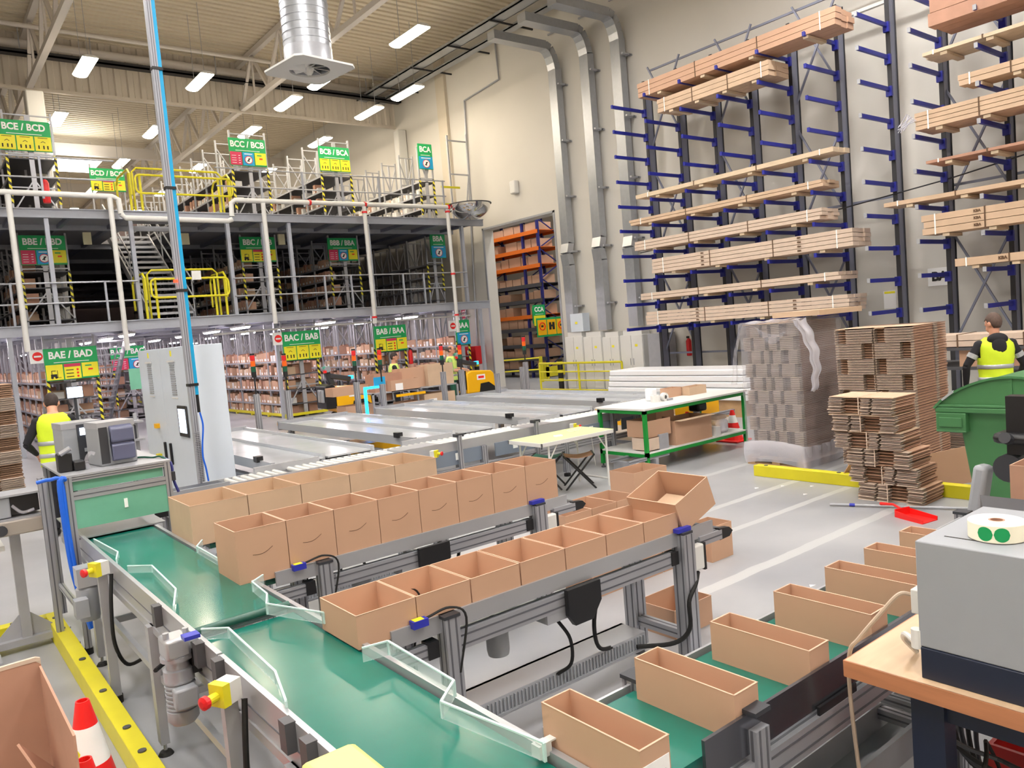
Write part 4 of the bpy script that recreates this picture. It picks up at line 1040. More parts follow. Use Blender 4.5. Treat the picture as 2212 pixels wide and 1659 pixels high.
MB().lathe((mx, my, 0), [(.0, .22), (.06, .22), (.08, .25), (.08, .32), (.06, .33)], 20).build('fan_cowl', greyc, t, smooth='auto')
MB().box(mx+.06, my-.06, .55, mx+.12, my+.05, .72).build('bracket', rub, t)
MB().box(mx+.0, my-.2, .84, mx+.08, my-.13, .865).build('label_plate', sblue, t)
for _o in [o for o in bpy.data.objects if o.parent is t]:
    for _v in _o.data.vertices: _v.co.x *= .85; _v.co.y *= .85; _v.co.z = (_v.co.z+.3-.22)*.68+.53-.3
t = thing('gear_motor', 'second gear motor half hidden behind the machine post at the left', 'motor', (.8, 5.9, .4))
MB().lathe((.84, 5.95, 0), [(.0, .45), (.06, .46), (.07, .5), (.07, .68), (.05, .7), (.05, .82), (.0, .83)], 18).build('housing', greyc, t, smooth='auto')
MB().box(.78, 5.88, .7, .92, 6.02, .83).build('gearbox', aluw, t); MB().box(.74, 5.8, .52, .82, 5.9, .64).build('terminal_box', greyc, t)
# emergency stops on posts
for (x, y, z, l) in ((.87, 5.5, .9, 'yellow and red emergency stop on a post near the labelling machine'), (.87, 3.06, .89, 'yellow and red emergency stop on a post beside the silver motor')):
    t = estop(x, y, z, (-.9, -.43, 0), l)
    MB().box(x-.025, y+.0, .05, x+.03, y+.05, z-.04).build('post', lsteel, t)
    MB().tube(sm([(x+.05, y-.02, z-.05), (x+.02, y-.06, z-.25), (x+.02, y-.03, .4), (x+.1, y+.1, .2), (x+.25, y+.25, .16)]), .012, 7).build('cable', rub, t)
    MB().cyl((x, y+.025, 0), (x, y+.025, .05), .04, 12).build('foot', rub, t)
t = thing('yellow_enclosure', 'pale yellow plastic enclosure at the lower frame edge in front of the belt', 'enclosure', (.8, 1.8, 1.0))
R = Matrix.Rotation(.0, 3, 'Z')
MB().box(.70, 1.62, 1.0, .86, 1.93, 1.12).build('lid', yelp, t, bevel=.02); MB().box(.705, 1.625, .9, .855, 1.925, .998).build('base', yelp, t, bevel=.01)
MB().box(.77, 1.78, 0, .81, 1.82, .9).build('post', lsteel, t)

# ---------------------------------------------------------------- box conveyors
def boxconv(x0, x1, yn, yf, lab, motor=None, beltm=None):
    """conveyor along X between y near and y far, belt top .85"""
    t = thing('accumulation_conveyor', lab, 'conveyor', ((x0+x1)/2, (yn+yf)/2, 0))
    MB().box(x0+.05, yn+.03, .81, x1, yf-.03, .845).build('belt', beltm or beltd, t)
    for y, s in ((yn, -1), (yf, 1)):
        MB().box(x0+.1, y-.008, .80, x1+.05, y+.008, .885).build('side_guide', aluw, t)
        MB().profile((x0+.42, y+s*.0, .735), (x1-.35, y+s*.0, .735), .045, .09).build('side_profile', None, t)
        MB().profile((x0+.08, y, .735), (x0+.3, y, .735), .045, .07).build('side_profile', None, t)
        MB().box(x0+.27, y-.03, .70, x0+.33, y+.03, .78).build('end_cap', black, t)
        MB().box(x1-.38, y-.03, .70, x1-.32, y+.03, .78).build('end_cap', black, t)
        MB().profile((x1-.1, y, .78), (x1+.12, y, .78), .045, .06).build('end_profile', None, t)
        MB().prism([(x1+.1, .745), (x1+.2, .75), (x1+.235, .78), (x1+.2, .81), (x1+.1, .82)], y-.02, y+.02, 'y').build('tail_bracket', black, t)
        for xx in (x0+.4, x1-.25):
            MB().profile((xx, y+s*.01, .06), (xx, y+s*.01, .87), .08 if xx < 3 else .1).build('post', None, t)
            MB().box(xx-.045, y+s*.01-.045, .87, xx+.045, y+s*.01+.045, .885).build('post_cap', dark, t)
            MB().cyl((xx, y, .015), (xx, y, .08), .01, 8).build('foot_screw', lsteel, t); MB().lathe((xx, y, 0), [(.0, .035), (.03, .025), (.04, 0)], 14).build('foot', dsteel, t)
        MB().box(x0+.2, y+s*.02-.02, .87, x0+.28, y+s*.02+.02, .905).build('sensor', sblue, t)
        MB().box(x1-.32, y+s*.02-.02, .885, x1-.2, y+s*.02+.02, .91).build('sensor', sblue, t)
        MB().tube(sm([(x0+.28, y-.02, .9), (x0+.4, y-.04, .92), (x0+.48, y-.05, .85), (x0+.42, y-.05, .6)]), .006, 6).build('sensor_cable', rub, t)
    MB().box(x0+.21, yn-.035, .9, x0+.26, yn-.0, .907).build('yellow_label', lime, t)
    MB().cyl((x1+.16, yn, .78), (x1+.16, yf, .78), .03, 12).build('tail_roller', dsteel, t)
    for xx in (x0+.4, x1-.25): MB().profile((xx, yn, .23), (xx, yf, .23), .06).build('cross_bar', None, t)
    MB().box(x0+.3, yn+.12, .2, x1-.5, yn+.14, .3).box(x0+.3, yn+.3, .2, x1-.5, yn+.32, .3).box(x0+.3, yn+.12, .19, x1-.5, yn+.32, .2).box(x0+.3, yn+.14, .29, x1-.5, yn+.32, .3).build('cable_tray', aluw, t)
    m = MB(); x = x0+.32
    m.box(x, yn+.108, .205, x1-.5, yn+.118, .215)
    while x < x1-.52: m.box(x, yn+.11, .215, x+.008, yn+.12, .285); x += .025
    m.build('slotted_cover', greyc, t)
    if motor:
        a = motor
        MB().prism([(a, .80), (a+.24, .80), (a+.24, .69), (a+.17, .60), (a+.04, .60), (a, .66)], yn-.06, yn-.03, 'y').build('drive_cover', black, t)
        MB().box(a-.12, yn-.02, .64, a+.1, yn+.1, .72).build('drive_bracket', lsteel, t)
        MB().lathe((a-.35, yn+.12, 0), [(.0, .52), (.055, .525), (.06, .55), (.06, .66), (.04, .68), (.04, .72)], 18).build('motor', greyc, t, smooth='auto')
        MB().tube(sm([(a+.0, yn+.05, .62), (a+.06, yn+.02, .5), (a+.08, yn+.05, .35), (a+.03, yn+.12, .28)]), .01, 7).build('cable', rub, t)
    xe = x1-.2
    MB().box(xe-.02, yn-.05, .62, xe+.1, yn-.0, .78).build('control_box', wcab, t, bevel=.012); MB().box(xe+.1, yn-.045, .61, xe+.12, yn, .78).build('control_box_side', black, t)
    MB().tube(sm([(xe+.06, yn-.02, .6), (xe-.02, yn-.06, .55), (xe-.1, yn-.07, .47), (xe-.1, yn-.06, .3), (xe-.18, yn-.0, .22), (xe-.4, yn+.1, .24)]), .014, 8).build('cable', rub, t)
    MB().tube(sm([(xe-.75, yn+.03, .7), (xe-.78, yn+.05, .5), (xe-.7, yn+.1, .33), (xe-.5, yn+.15, .27)]), .012, 8).build('cable', rub, t)
    return t
boxconv(1.5, 3.87, 3.08, 3.5, 'nearest accumulation conveyor, under the row of low open cartons', 2.62)
boxconv(1.5, 3.87, 4.45, 4.87, 'middle accumulation conveyor, under the row of tall open cartons', 2.55)
boxconv(1.55, 3.75, 5.66, 6.28, 'rear accumulation conveyor, under the row of wide open cartons', 2.5)

# ---------------------------------------------------------------- cartons on the conveyors
def opencarton(name, sx, sy, sz, lab, loc, grp, cut=False, mm=card, rot=None, inner=None):
    t = thing(name, lab, 'carton', loc, group=grp, rot=rot)
    MB().carton(0, 0, 0, sx, sy, sz, .005).build('carton_body', mm, t, w=False)
    MB().box(-.001, -.0015, sz, sx+.001, .005, sz+.0015).box(-.001, sy-.005, sz, sx+.001, sy+.001, sz+.0015).box(-.001, 0, sz, .005, sy, sz+.0015).box(sx-.005, 0, sz, sx+.001, sy, sz+.0015).build('cut_edge', edgec, t, w=False)
    MB().box(.006, .006, .006, sx-.006, sy*.48, .012).box(.006, sy*.5, .006, sx-.006, sy-.006, .011).build('bottom_flap', mm, t, w=False)
    if cut:
        pts = [(sx*(.3+.4*q/8), -.0005, sz*(.52-.05*math.sin(PI*q/8)+.08*q/8)) for q in range(9)]
        MB().tube(pts, .0016, 5).build('perforated_hand_cut', carddark, t, w=False)
    return t
ordn = ['first', 'second', 'third', 'fourth', 'fifth', 'sixth', 'seventh', 'eighth']
cut_x = (1.44, 1.748, 2.058, 2.37, 2.68, 2.99, 3.3, 3.605)
p = None
for i in range(7):
    lab = 'low open brown carton in the nearest row, %s from the green belt' % ordn[i]
    loc = (cut_x[i]+.002, 3.085, .85)
    if p is None: p = opencarton('open_carton', .303, .37, .152, lab, loc, 'low cartons on the nearest conveyor')
    else: dup(p, loc, 0, lab)
o = opencarton('open_carton', .34, .4, .2, 'open brown carton tilted up at the end of the nearest row', (3.64, 3.07, .865), None, rot=(0, -math.radians(20), 0))
MB().box(.05, .1, .05, .3, .35, .055).build('loose_flap', card2, o, w=False)
p = None
for i in range(8):
    lab = 'tall open brown carton in the middle row, %s from the green belt' % ordn[i]
    x = 1.395+.3075*i
    if p is None: p = opencarton('open_carton', .303, .375, .32, lab, (x, 4.46, .85), 'tall cartons on the middle conveyor', cut=True)
    else: dup(p, (x, 4.46, .85), 0, lab)
p = None
for i in range(5):
    lab = 'wide open brown carton in the rear row, %s from the green belt' % ordn[i]
    x = 1.49+.412*i
    if p is None: p = opencarton('open_carton', .406, .56, .29, lab, (x, 5.68, .85), 'wide cartons on the rear conveyor', mm=card2)
    else: dup(p, (x, 5.68, .85), 0, lab)
# right-hand conveyor with narrow cartons
t = thing('belt_conveyor', 'green belt conveyor at the lower right carrying the spaced narrow cartons', 'belt conveyor', (3.2, 1.75, 0))
MB().prism([(1.5, .80), (1.47, .825), (1.5, .85), (4.95, .85), (4.95, .80)], 1.5, 1.94, 'y').build('belt', belt, t)
MB().cyl((1.5, 1.5, .825), (1.5, 1.94, .825), .024, 12).build('nose_roller', beltd, t, smooth='auto')
for y in (1.46, 1.965):
    MB().box(1.75 if y < 1.6 else 1.55, y-.006, .80, 4.95, y+.006, .93 if y < 1.6 else .865).build('side_guide', aluw if y > 1.6 else raild, t)
    MB().profile((1.8, y, .73), (4.95, y, .73), .045, .1).build('side_profile', None, t)
    for x in (2.0, 3.45, 4.85): MB().profile((x, y, .05), (x, y, .88), .07).build('post', None, t); MB().box(x-.04, y-.04, .93 if y < 1.6 else .88, x+.04, y+.04, .945 if y < 1.6 else .895).build('post_cap', dark, t)
for x in (2.0, 3.45, 4.85): MB().profile((x, 1.46, .25), (x, 1.96, .25), .05).profile((x, 1.46, .33), (x, 1.96, .33), .04).build('cross_bar', None, t)
MB().box(1.9, 1.6, .17, 4.8, 1.62, .29).box(1.9, 1.8, .17, 4.8, 1.82, .29).box(1.9, 1.6, .16, 4.8, 1.82, .17).build('cable_tray', lsteel, t)
MB().box(2.35, 1.44, .78, 2.6, 1.45, .81).build('rubber_lip', black, t)
MB().box(2.8, 1.44, .78, 3.1, 1.45, .81).build('rubber_lip', black, t)
p = None
for i, x in enumerate((1.49, 1.925, 2.355, 2.785, 3.19, 3.545, 3.905)):
    lab = 'narrow open brown carton on the lower right belt, %s from the left end' % ordn[i]
    if p is None: p = opencarton('open_carton', .125, .42, .15, lab, (x, 1.46+.01, .85), 'narrow cartons on the right belt', mm=card); 
    else: dup(p, (x, 1.47, .85), 0, lab)
lb = MB().mat(paper).box(1.497, 1.4675, .855, 1.608, 1.4695, .95).mat(ink)
lb.box(1.55, 1.466, .905, 1.59, 1.4676, .912); 
for q in range(9): lb.box(1.585, 1.466, .862+.004*q, 1.6, 1.4676, .864+.004*q)
for q in range(4): lb.box(1.503, 1.466, .868+.016*q, 1.57, 1.4676, .8695+.016*q)
tag(lb.build('shipping_label', None, None), 'white printed shipping label on the end of the nearest narrow carton', 'label')
# guard at junction lower right
tag(MB().box(1.42, 1.83, .86, 1.47, 1.87, .90).box(1.43, 1.83, .9, 1.52, 1.86, .905).build('guard_clip', wcab, None), 'small white clip holding the clear guard by the right belt', 'clip')

# ---------------------------------------------------------------- cartons on the floor behind
F = 'carton standing on the floor behind the conveyors'
opencarton('open_carton', .3, .26, .31, 'open brown carton on the floor right of the nearest conveyor end', (5.4, 4.26, 0), None)
opencarton('open_carton', .4, .33, .34, 'brown carton on the floor under the nearest conveyor, left', (4.11, 4.43, 0), None)
opencarton('open_carton', .4, .33, .34, 'brown carton on the floor under the nearest conveyor, middle', (4.54, 4.43, 0), None)
opencarton('open_carton', .4, .33, .34, 'brown carton on the floor under the nearest conveyor, right', (4.96, 4.43, 0), None)
opencarton('open_carton', .4, .34, .2, 'low open carton on the floor by the last post of the nearest conveyor', (3.92, 3.44, 0), None)
opencarton('open_carton', .36, .46, .34, 'open carton in the floor group, left one behind the tall carton row end', (4.88, 5.58, 0), None)
opencarton('open_carton', .35, .46, .34, 'open carton in the floor group, middle one of the low cartons', (5.245, 5.58, 0), None)
opencarton('open_carton', .35, .46, .34, 'open carton in the floor group, right one of the low cartons', (5.6, 5.58, 0), None)
opencarton('open_carton', .36, .3, .3, 'low carton standing in front of the floor group', (5.25, 5.2, 0), None)
opencarton('open_carton', .56, .38, .45, 'taller open carton standing behind the low floor cartons', (6.34, 6.02, 0), None)
t = thing('link_conveyor', 'short dark belt conveyor linking the labelling machine to the roller conveyor', 'conveyor', (2.3, 8.1, 0))
MB().box(1.75, 7.92, .84, 2.48, 8.28, .87).build('belt', dark, t); MB().box(1.75, 7.9, .80, 2.48, 7.92, .9).build('side_rail', aluw, t); MB().box(1.75, 7.88, .68, 2.48, 7.9, .8).build('drive_cover', black, t)
for x in (1.85, 2.4): MB().profile((x, 7.93, 0), (x, 7.93, .8), .05).build('leg', None, t)
# ---------------------------------------------------------------- control cabinet and mast
t = thing('control_cabinet', 'tall grey electrical control cabinet with two black handles beside the blue mast', 'cabinet', (2.75, 10.3, 0))
c0, c1, d0, d1 = 2.62, 3.07, 9.5, 11.7
MB().box(c0+.02, d0, .08, c1, d1, 2.31).build('body', ltgrey, t, bevel=.006); MB().box(c0+.02, d0+.02, 0, c1-.02, d1-.02, .08).build('plinth', dark, t)
for a, b in ((d0+.01, (d0+d1)/2-.004), ((d0+d1)/2+.004, d1-.01)):
    dr = MB().box(c0, a, .1, c0+.02, b, 2.3).build('door', ltgrey, t)
    m = MB()
    for q in range(14): m.box(c0-.006, (a+b)/2-.1, 1.72+q*.028, c0, (a+b)/2+.1, 1.735+q*.028)
    m.build('vent_louvre', greyc, dr); MB().box(c0-.008, (a+b)/2-.13, 1.68, c0-.002, (a+b)/2+.13, 1.695).box(c0-.02, (a+b)/2-.14, 2.13, c0-.0, (a+b)/2+.14, 2.15).build('vent_trim', wcab, dr)
    hy = (d0+d1)/2+(-.12 if a < 10 else .14)
    MB().box(c0-.03, hy-.02, .82, c0, hy+.02, 1.1).build('handle', black, dr, bevel=.008)
    MB().box(c0-.003, (a+b)/2-.03, 2.2, c0, (a+b)/2+.03, 2.27).build('warning_label', lime, dr)
MB().box(c0-.02, 9.6, 1.22, c0, 9.98, 1.6).build('display_frame', black, t, bevel=.01); MB().box(c0-.023, 9.65, 1.27, c0-.02, 9.93, 1.56).build('display_screen', screen, t)
MB().box(c0-.05, 10.95, 1.27, c0, 11.05, 1.33).build('yellow_switch', yorg, t); MB().box(c0-.05, 11.0, .8, c0, 11.12, .92).build('main_switch', yel, t); MB().cyl((c0-.08, 11.06, .86), (c0-.05, 11.06, .86), .03, 12).build('switch_knob', red, t)
t = thing('cable_mast', 'grey perforated mast with a bright blue air line running down its side', 'mast', (2.53, 9.05, 0))
MB().mat(gsteel).box(2.50, 9.0, .0, 2.56, 9.08, 12.7).mat(slot).box(2.515, 8.998, 0, 2.522, 9.0, 12.7).box(2.538, 8.998, 0, 2.545, 9.0, 12.7).build('channel', None, t)
MB().box(2.562, 9.01, 1.75, 2.6, 9.05, 12.7).build('blue_air_line', cyan, t)
for z in (1.85, 4.02, 5.3, 2.9): MB().box(2.495, 8.993, z, 2.605, 9.09, z+.03).build('strap', black, t)
MB().tube([(2.585, 9.03, 1.78), (2.585, 9.03, 1.55)], .018, 8).build('air_coupling', black, t)
MB().tube(sm([(2.585, 9.0, 1.55), (2.6, 8.99, 1.4), (2.57, 8.98, 1.2), (2.56, 8.98, 1.05), (2.58, 8.98, .9), (2.6, 8.98, .6)]), .01, 6).build('blue_hose', hose, t)
m = MB()
for q in range(40): m.box(2.49, 8.985, .55+.02*q, 2.56, 8.992, .556+.02*q)
m.build('cable_ladder', lsteel, t)
MB().box(2.46, 8.96, 3.0, 2.5, 8.99, 3.03).build('red_led', ledr, t)

# ---------------------------------------------------------------- labelling machine over the belt
t = thing('labelling_machine', 'aluminium framed labelling machine with green translucent panels over the belt', 'machine', (1.25, 7.1, 0))
ax0, ax1, ay0, ay1, az = .9, 1.6, 6.63, 7.75, 1.36
for x in (ax0, ax1):
    for y in (ay0, ay1): MB().profile((x, y, .05 if x < 1 else .3), (x, y, az), .045, .045).build('frame_post', None, t)
    MB().cyl((x, ay0, 0), (x, ay0, .05), .03, 10).build('foot', rub, t)
MB().box(ax0-.03, ay0-.025, az, ax1+.03, ay1+.03, az+.015).build('top_plate', lsteel, t)
for z in (1.215, az-.02): MB().profile((ax0, ay0, z), (ax1, ay0, z), .04, .06 if z < 1.3 else .03).build('cross_profile', None, t)
MB().profile((ax0, ay0, .3), (ax0, ay1, .3), .04).build('side_profile', None, t)
MB().box(ax0+.03, ay0+.012, 1.25, ax1-.03, ay0+.018, az-.03).build('upper_panel', panelg, t)
MB().box(ax0+.02, ay0-.012, .965, ax1-.0, ay0-.006, 1.19).build('lower_panel', panelg, t)
MB().box(1.26, ay0-.02, 1.06, 1.285, ay0-.012, 1.13).build('reflective_dot_strip', wht, t)
MB().box(ax0+.03, ay0+.02, .875, ax1-.05, ay1, .885).build('slide_plate', galv, t)
MB().box(ax1-.02, ay0-.08, .78, ax1+.1, ay0+.1, .9).build('side_bracket', dsteel, t)
MB().tube(sm([(ax0-.02, ay0-.03, 1.36), (ax0-.06, ay0-.05, 1.33), (ax0-.06, ay0-.06, 1.0), (ax0-.05, ay0-.06, .7), (ax0-.02, ay0-.08, .45), (ax0+.02, ay0-.1, .22)]), .022, 8).build('blue_hose', hose, t)
MB().tube(sm([(ax0-.2, ay0+.0, 1.36), (ax0-.12, ay0-.03, 1.37), (ax0-.05, ay0-.05, 1.34), (ax0-.045, ay0-.07, 1.0), (ax0-.03, ay0-.08, .6)]), .014, 8).build('blue_hose', hose, t)
MB().tube(sm([(ax1+.02, ay0+.2, 1.38), (ax1+.06, ay0+.1, 1.33), (ax1+.05, ay0+.03, 1.2), (ax1+.07, ay0, 1.1)]), .012, 6).build('cable', blued, t)
MB().box(ax1+.02, ay0+.0, 1.2, ax1+.06, ay0+.05, 1.27).build('valve', dark, t)
MB().tube(sm([(1.35, 7.1, 1.38), (1.5, 7.0, 1.385), (1.56, 6.9, 1.38), (1.6, 6.8, 1.39), (1.63, 6.68, 1.36)]), .008, 6).build('cable', clothg, t)
# label printers on the plate
def printer(x, y, lab, rz):
    t = thing('label_printer', lab, 'label printer', (x, y, 1.375), rz)
    MB().box(-.14, .0, 0, .14, .3, .345).build('casing', greyc, t, w=False, bevel=.012)
    MB().box(-.141, -.002, .3, .141, .302, .348).build('top_cover', lsteel, t, w=False)
    m = MB(); m.prism([(-.0, .03), (-.045, .04), (-.05, .16), (-.02, .175), (-.05, .19), (-.045, .29), (-.0, .32)], -.06, .115, 'x'); m.build('grey_curved_door', M('slate_blue_plastic', (92, 96, 122), .3) if 'slate_blue_plastic' not in MATS else MATS['slate_blue_plastic'], t, w=False, bevel=.01)
    MB().box(-.135, -.004, .02, -.07, 0, .31).build('window', dark, t, w=False)
    MB().box(.142, .05, .03, .146, .26, .28).build('side_panel', M('taupe_panel', (176, 160, 150), .4) if 'taupe_panel' not in MATS else MATS['taupe_panel'], t, w=False)
    MB().cyl((.146, .1, .08), (.165, .1, .08), .02, 12).build('knob', dark, t, w=False)
    MB().box(.146, .06, .16, .15, .09, .17).build('indicator', lime, t, w=False)
    return t
printer(1.31, 6.85, 'grey label printer with a dark curved door, right one on the machine', math.radians(8))
t = thing('label_printer', 'grey label printer with a small lit display, left one on the machine', 'label printer', (1.13, 7.25, 1.375), math.radians(4))
MB().box(-.15, 0, 0, .14, .32, .345).build('casing', greyc, t, w=False, bevel=.012); MB().box(-.04, -.012, .02, .13, 0, .33).build('front_panel', dark, t, w=False)
MB().box(-.02, -.02, .24, .1, -.012, .3).build('display_screen', screen, t, w=False); MB().box(-.151, -.002, .3, .141, .322, .348).build('top_cover', lsteel, t, w=False)
MB().box(.0, -.02, .1, .09, -.012, .13).build('buttons', greyc, t, w=False)
t = thing('applicator_unit', 'black pneumatic applicator standing in front of the left printer', 'machine part', (.95, 7.0, 1.375))
MB().box(.88, 6.85, 1.375, .98, 6.97, 1.52).build('valve_block', black, t, bevel=.01); MB().box(.98, 6.82, 1.375, 1.06, 6.95, 1.45).build('slide_block', black, t, bevel=.01)
MB().cyl((.9, 6.85, 1.52), (.97, 6.83, 1.56), .02, 10).build('cylinder', alu, t); MB().tube(sm([(1.08, 6.84, 1.38), (1.07, 6.83, 1.45), (1.1, 6.82, 1.5), (1.13, 6.82, 1.49)]), .014, 8).build('clear_hose', film, t)
# side applicator on pedestal at the left
t = thing('side_applicator', 'label applicator on a pedestal with a flat four-legged foot, left of the machine', 'machine', (.56, 7.2, 0))
MB().box(.53, 7.15, .1, .6, 7.22, .95).build('pedestal', lsteel, t)
for a in ((.35, 7.2), (.8, 7.2)): MB().prism([(.565, .1), (a[0], .1), (.565, .32)], 7.18, 7.19, 'y').build('gusset', lsteel, t)
MB().box(.3, 7.12, .05, .86, 7.24, .1).box(.3, 6.7, .04, .36, 7.7, .09).box(.8, 6.7, .04, .86, 7.7, .09).build('base_frame', lsteel, t)
for a in ((.33, 6.72), (.83, 6.72), (.33, 7.66), (.83, 7.66)): MB().cyl((*a, 0), (*a, .04), .035, 10).build('foot', rub, t)
MB().box(.42, 6.95, .95, .78, 7.25, 1.06).build('arm_housing', M('taupe_housing', (158, 150, 142), .4), t, bevel=.01); MB().cyl((.47, 6.93, 1.0), (.47, 6.95, 1.0), .04, 14).build('knob', dark, t)
MB().box(.4, 6.97, 1.06, .74, 7.3, 1.075).build('plate', lsteel, t); MB().box(.43, 7.0, 1.08, .55, 7.25, 1.24).build('printer_housing', greyc, t, bevel=.01)
MB().box(.55, 7.02, 1.1, .74, 7.25, 1.24).build('dark_mechanism', black, t); MB().tube(sm([(.56, 7.0, 1.17), (.62, 6.98, 1.11), (.7, 6.98, 1.12)]), .012, 6).build('label_web', film, t)
MB().box(.42, 6.98, 1.24, .76, 7.28, 1.255).build('lid', lsteel, t)
tag(MB().profile((.76, 6.9, .1), (.76, 6.9, 1.36), .05).build('profile_post', None, None), 'tall aluminium post between the side applicator and the blue hose', 'post')
t = thing('label_rewinder', 'clear disc and label roll at the left edge beside the side applicator', 'label roll', (.36, 7.4, .85))
MB().lathe((.36, 7.35, 1.0), [(.03, 0), (.1, 0), (.1, .06), (.03, .06)], 20, 'y').build('label_roll', card3, t); MB().lathe((.36, 7.33, 1.0), [(.02, 0), (.15, 0), (.15, .004), (.02, .004)], 24, 'y').build('clear_disc', glassg, t)
MB().box(.2, 7.3, .78, .5, 7.6, .82).box(.34, 7.4, 0, .38, 7.44, .98).build('stand', wcab, t)

# ---------------------------------------------------------------- left foreground: yellow kick rail, cones, cartons
t = thing('kick_rail', 'yellow painted steel corner rail on the floor at the lower left', 'floor rail', (.74, 5, 0))
MB().box(.73, 1.5, 0, .83, 7.5, .15).build('long_rail', yelp if False else yel, t, bevel=.004); MB().box(-.6, 7.38, 0, .73, 7.5, .15).build('short_rail', yel, t, bevel=.004)
for y in (2.2, 3.1, 4.4, 4.75, 5.4, 6.1, 6.95, 7.3): MB().cyl((.78, y, .145), (.78, y, .158), .022, 10).build('bolt', dsteel, t)
for x in (.5, .1): MB().cyl((x, 7.44, .145), (x, 7.44, .158), .022, 10).build('bolt', dsteel, t)
def cone(x, y, h, lab, r=.15):
    t = thing('traffic_cone', lab, 'traffic cone', (x, y, 0))
    MB().box(x-r*1.25, y-r*1.25, 0, x+r*1.25, y+r*1.25, .03).build('base', redb, t, bevel=.01)
    R = lambda f: r*(1-f)+.028*f
    for a, b, mm, n in ((.03, .2, redb, 'red_band'), (.2, .42, wht, 'white_band'), (.42, .6, redb, 'red_band'), (.6, .84, wht, 'white_band'), (.84, 1., redb, 'red_tip')):
        MB().lathe((x, y, 0), [(R(a), a*h), (R(b), b*h)], 24).build(n, mm, t, smooth='auto')
    MB().lathe((x, y, 0), [(R(1), h), (R(1)*.8, h), (R(1)*.8, h-.05)], 20).build('tip_rim', redb, t)
cone(.48, 3.92, .7, 'large red and white traffic cone at the lower left, inside the yellow rail', .17)
cone(.40, 3.42, .66, 'traffic cone mostly hidden behind the brown carton flap at the lower left', .15)
t = MB()
for q in range(14):
    a = q/13; t.tube([(.2+.2*a+.012*math.cos(s), 4.2-.55*a, .62-.04*a+.016*math.sin(s)) for s in [i*PI/3 for i in range(6)]], .005, 5, closed=True)
tag(t.build('plastic_chain', lime, None), 'yellow plastic chain hanging towards the traffic cone', 'chain')
t = thing('large_carton', 'large open brown carton cut by the lower left corner of the picture', 'carton', (.1, 2.9, 0))
MB().box(-.5, 3.25, 0, .285, 3.26, 1.15).build('rear_panel', card3, t); MB().box(.278, 2.55, 0, .285, 3.26, 1.13).build('side_panel', card3, t); MB().box(-.5, 2.4, 0, .285, 2.41, .5).build('front_panel', card3, t)
MB().prism([(-.5, 1.15), (.27, 1.15), (.285, 1.135), (.285, 1.158), (.27, 1.165), (-.5, 1.155)], 3.248, 3.262, 'y').build('torn_edge', cardpale, t)
MB().bar((.29, 3.2, .75), (.37, 2.9, .62), .5, .008, up=(1, 0, .6)).build('open_flap', card3, t)
MB().box(-.5, 2.41, 0, .278, 3.25, .02).build('bottom', card3, t)

# ---------------------------------------------------------------- flattened carton bundles
random.seed(21)
def flat(x0, x1, y0, y1, z0, n, pitch, lab, segs, off=(0, 0), rz=0, strap=True, mt=card, jit=.008, grp=None, cat='carton bundle', top=False, jx=None):
    t = thing('flat_carton_bundle', lab, cat, ((x0+x1)/2+off[0], (y0+y1)/2+off[1], z0), rz, grp)
    X, Y = (x1-x0)/2, (y1-y0)/2; m = MB(); e = MB(); m.mat(mt)
    for i in range(n):
        z = i*pitch; dx, dy = random.uniform(-jit, jit)*(jx or 1), random.uniform(-jit, jit); h = pitch*.62
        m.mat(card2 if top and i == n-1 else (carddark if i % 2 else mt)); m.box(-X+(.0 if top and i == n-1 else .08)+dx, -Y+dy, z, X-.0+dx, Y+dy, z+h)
        # the -X face (towards the camera): flap ends with gaps between them
        for (a, b) in segs:
            m.mat(cardpale if i % 2 == 0 else cardgrey); m.box(-X+dx, -Y+2*Y*a+dy, z, -X+.08+dx, -Y+2*Y*b+dy, z+h*.85)
        m.mat(card3); m.box(-X+.08+dx, -Y+dy-.001, z, X+dx, -Y+dy, z+h*.6)
    m.build('sheets', None, t, w=False)
    H = n*pitch
    if strap: MB().box(-X-.012, -.005, -.002, -X-.008, .005, H).box(-X-.012, -.005, H, X+.004, .005, H+.002).build('strap', cardpale, t, w=False)
    return t
def palletobj(x0, x1, y0, y1, lab, z=0):
    t = thing('wooden_pallet', lab, 'pallet', ((x0+x1)/2, (y0+y1)/2, z))
    for k in range(5): y = y0+(y1-y0-.1)*k/4; MB().box(x0, y, z+.1, x1, y+.1, z+.12).build('deck_board', pallet, t)
    for k in range(3):
        x = x0+(x1-x0-.1)*k/2; MB().box(x, y0, z, x+.1, y1, z+.02).build('bottom_board', pallet, t)
        for q in range(3): y = y0+(y1-y0-.12)*q/2; MB().box(x, y, z+.02, x+.1, y+.12, z+.1).build('block', pallet, t)
    return t
# leaning front stack of six strapped bundles
zz = 0; offs = [(0, 0, 0), (.01, .06, .02), (-.03, .1, -.02), (-.07, .17, .03), (-.1, .21, .01), (-.12, .2, -.04)]
names = ('lowest', 'second', 'third', 'fourth', 'fifth', 'topmost')
for i, (ox, oy, rz) in enumerate(offs):
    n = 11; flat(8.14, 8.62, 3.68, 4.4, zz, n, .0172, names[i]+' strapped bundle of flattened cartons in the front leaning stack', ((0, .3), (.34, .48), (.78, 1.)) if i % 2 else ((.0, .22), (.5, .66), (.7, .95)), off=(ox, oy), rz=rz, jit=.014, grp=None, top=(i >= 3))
    zz += n*.0172+.004
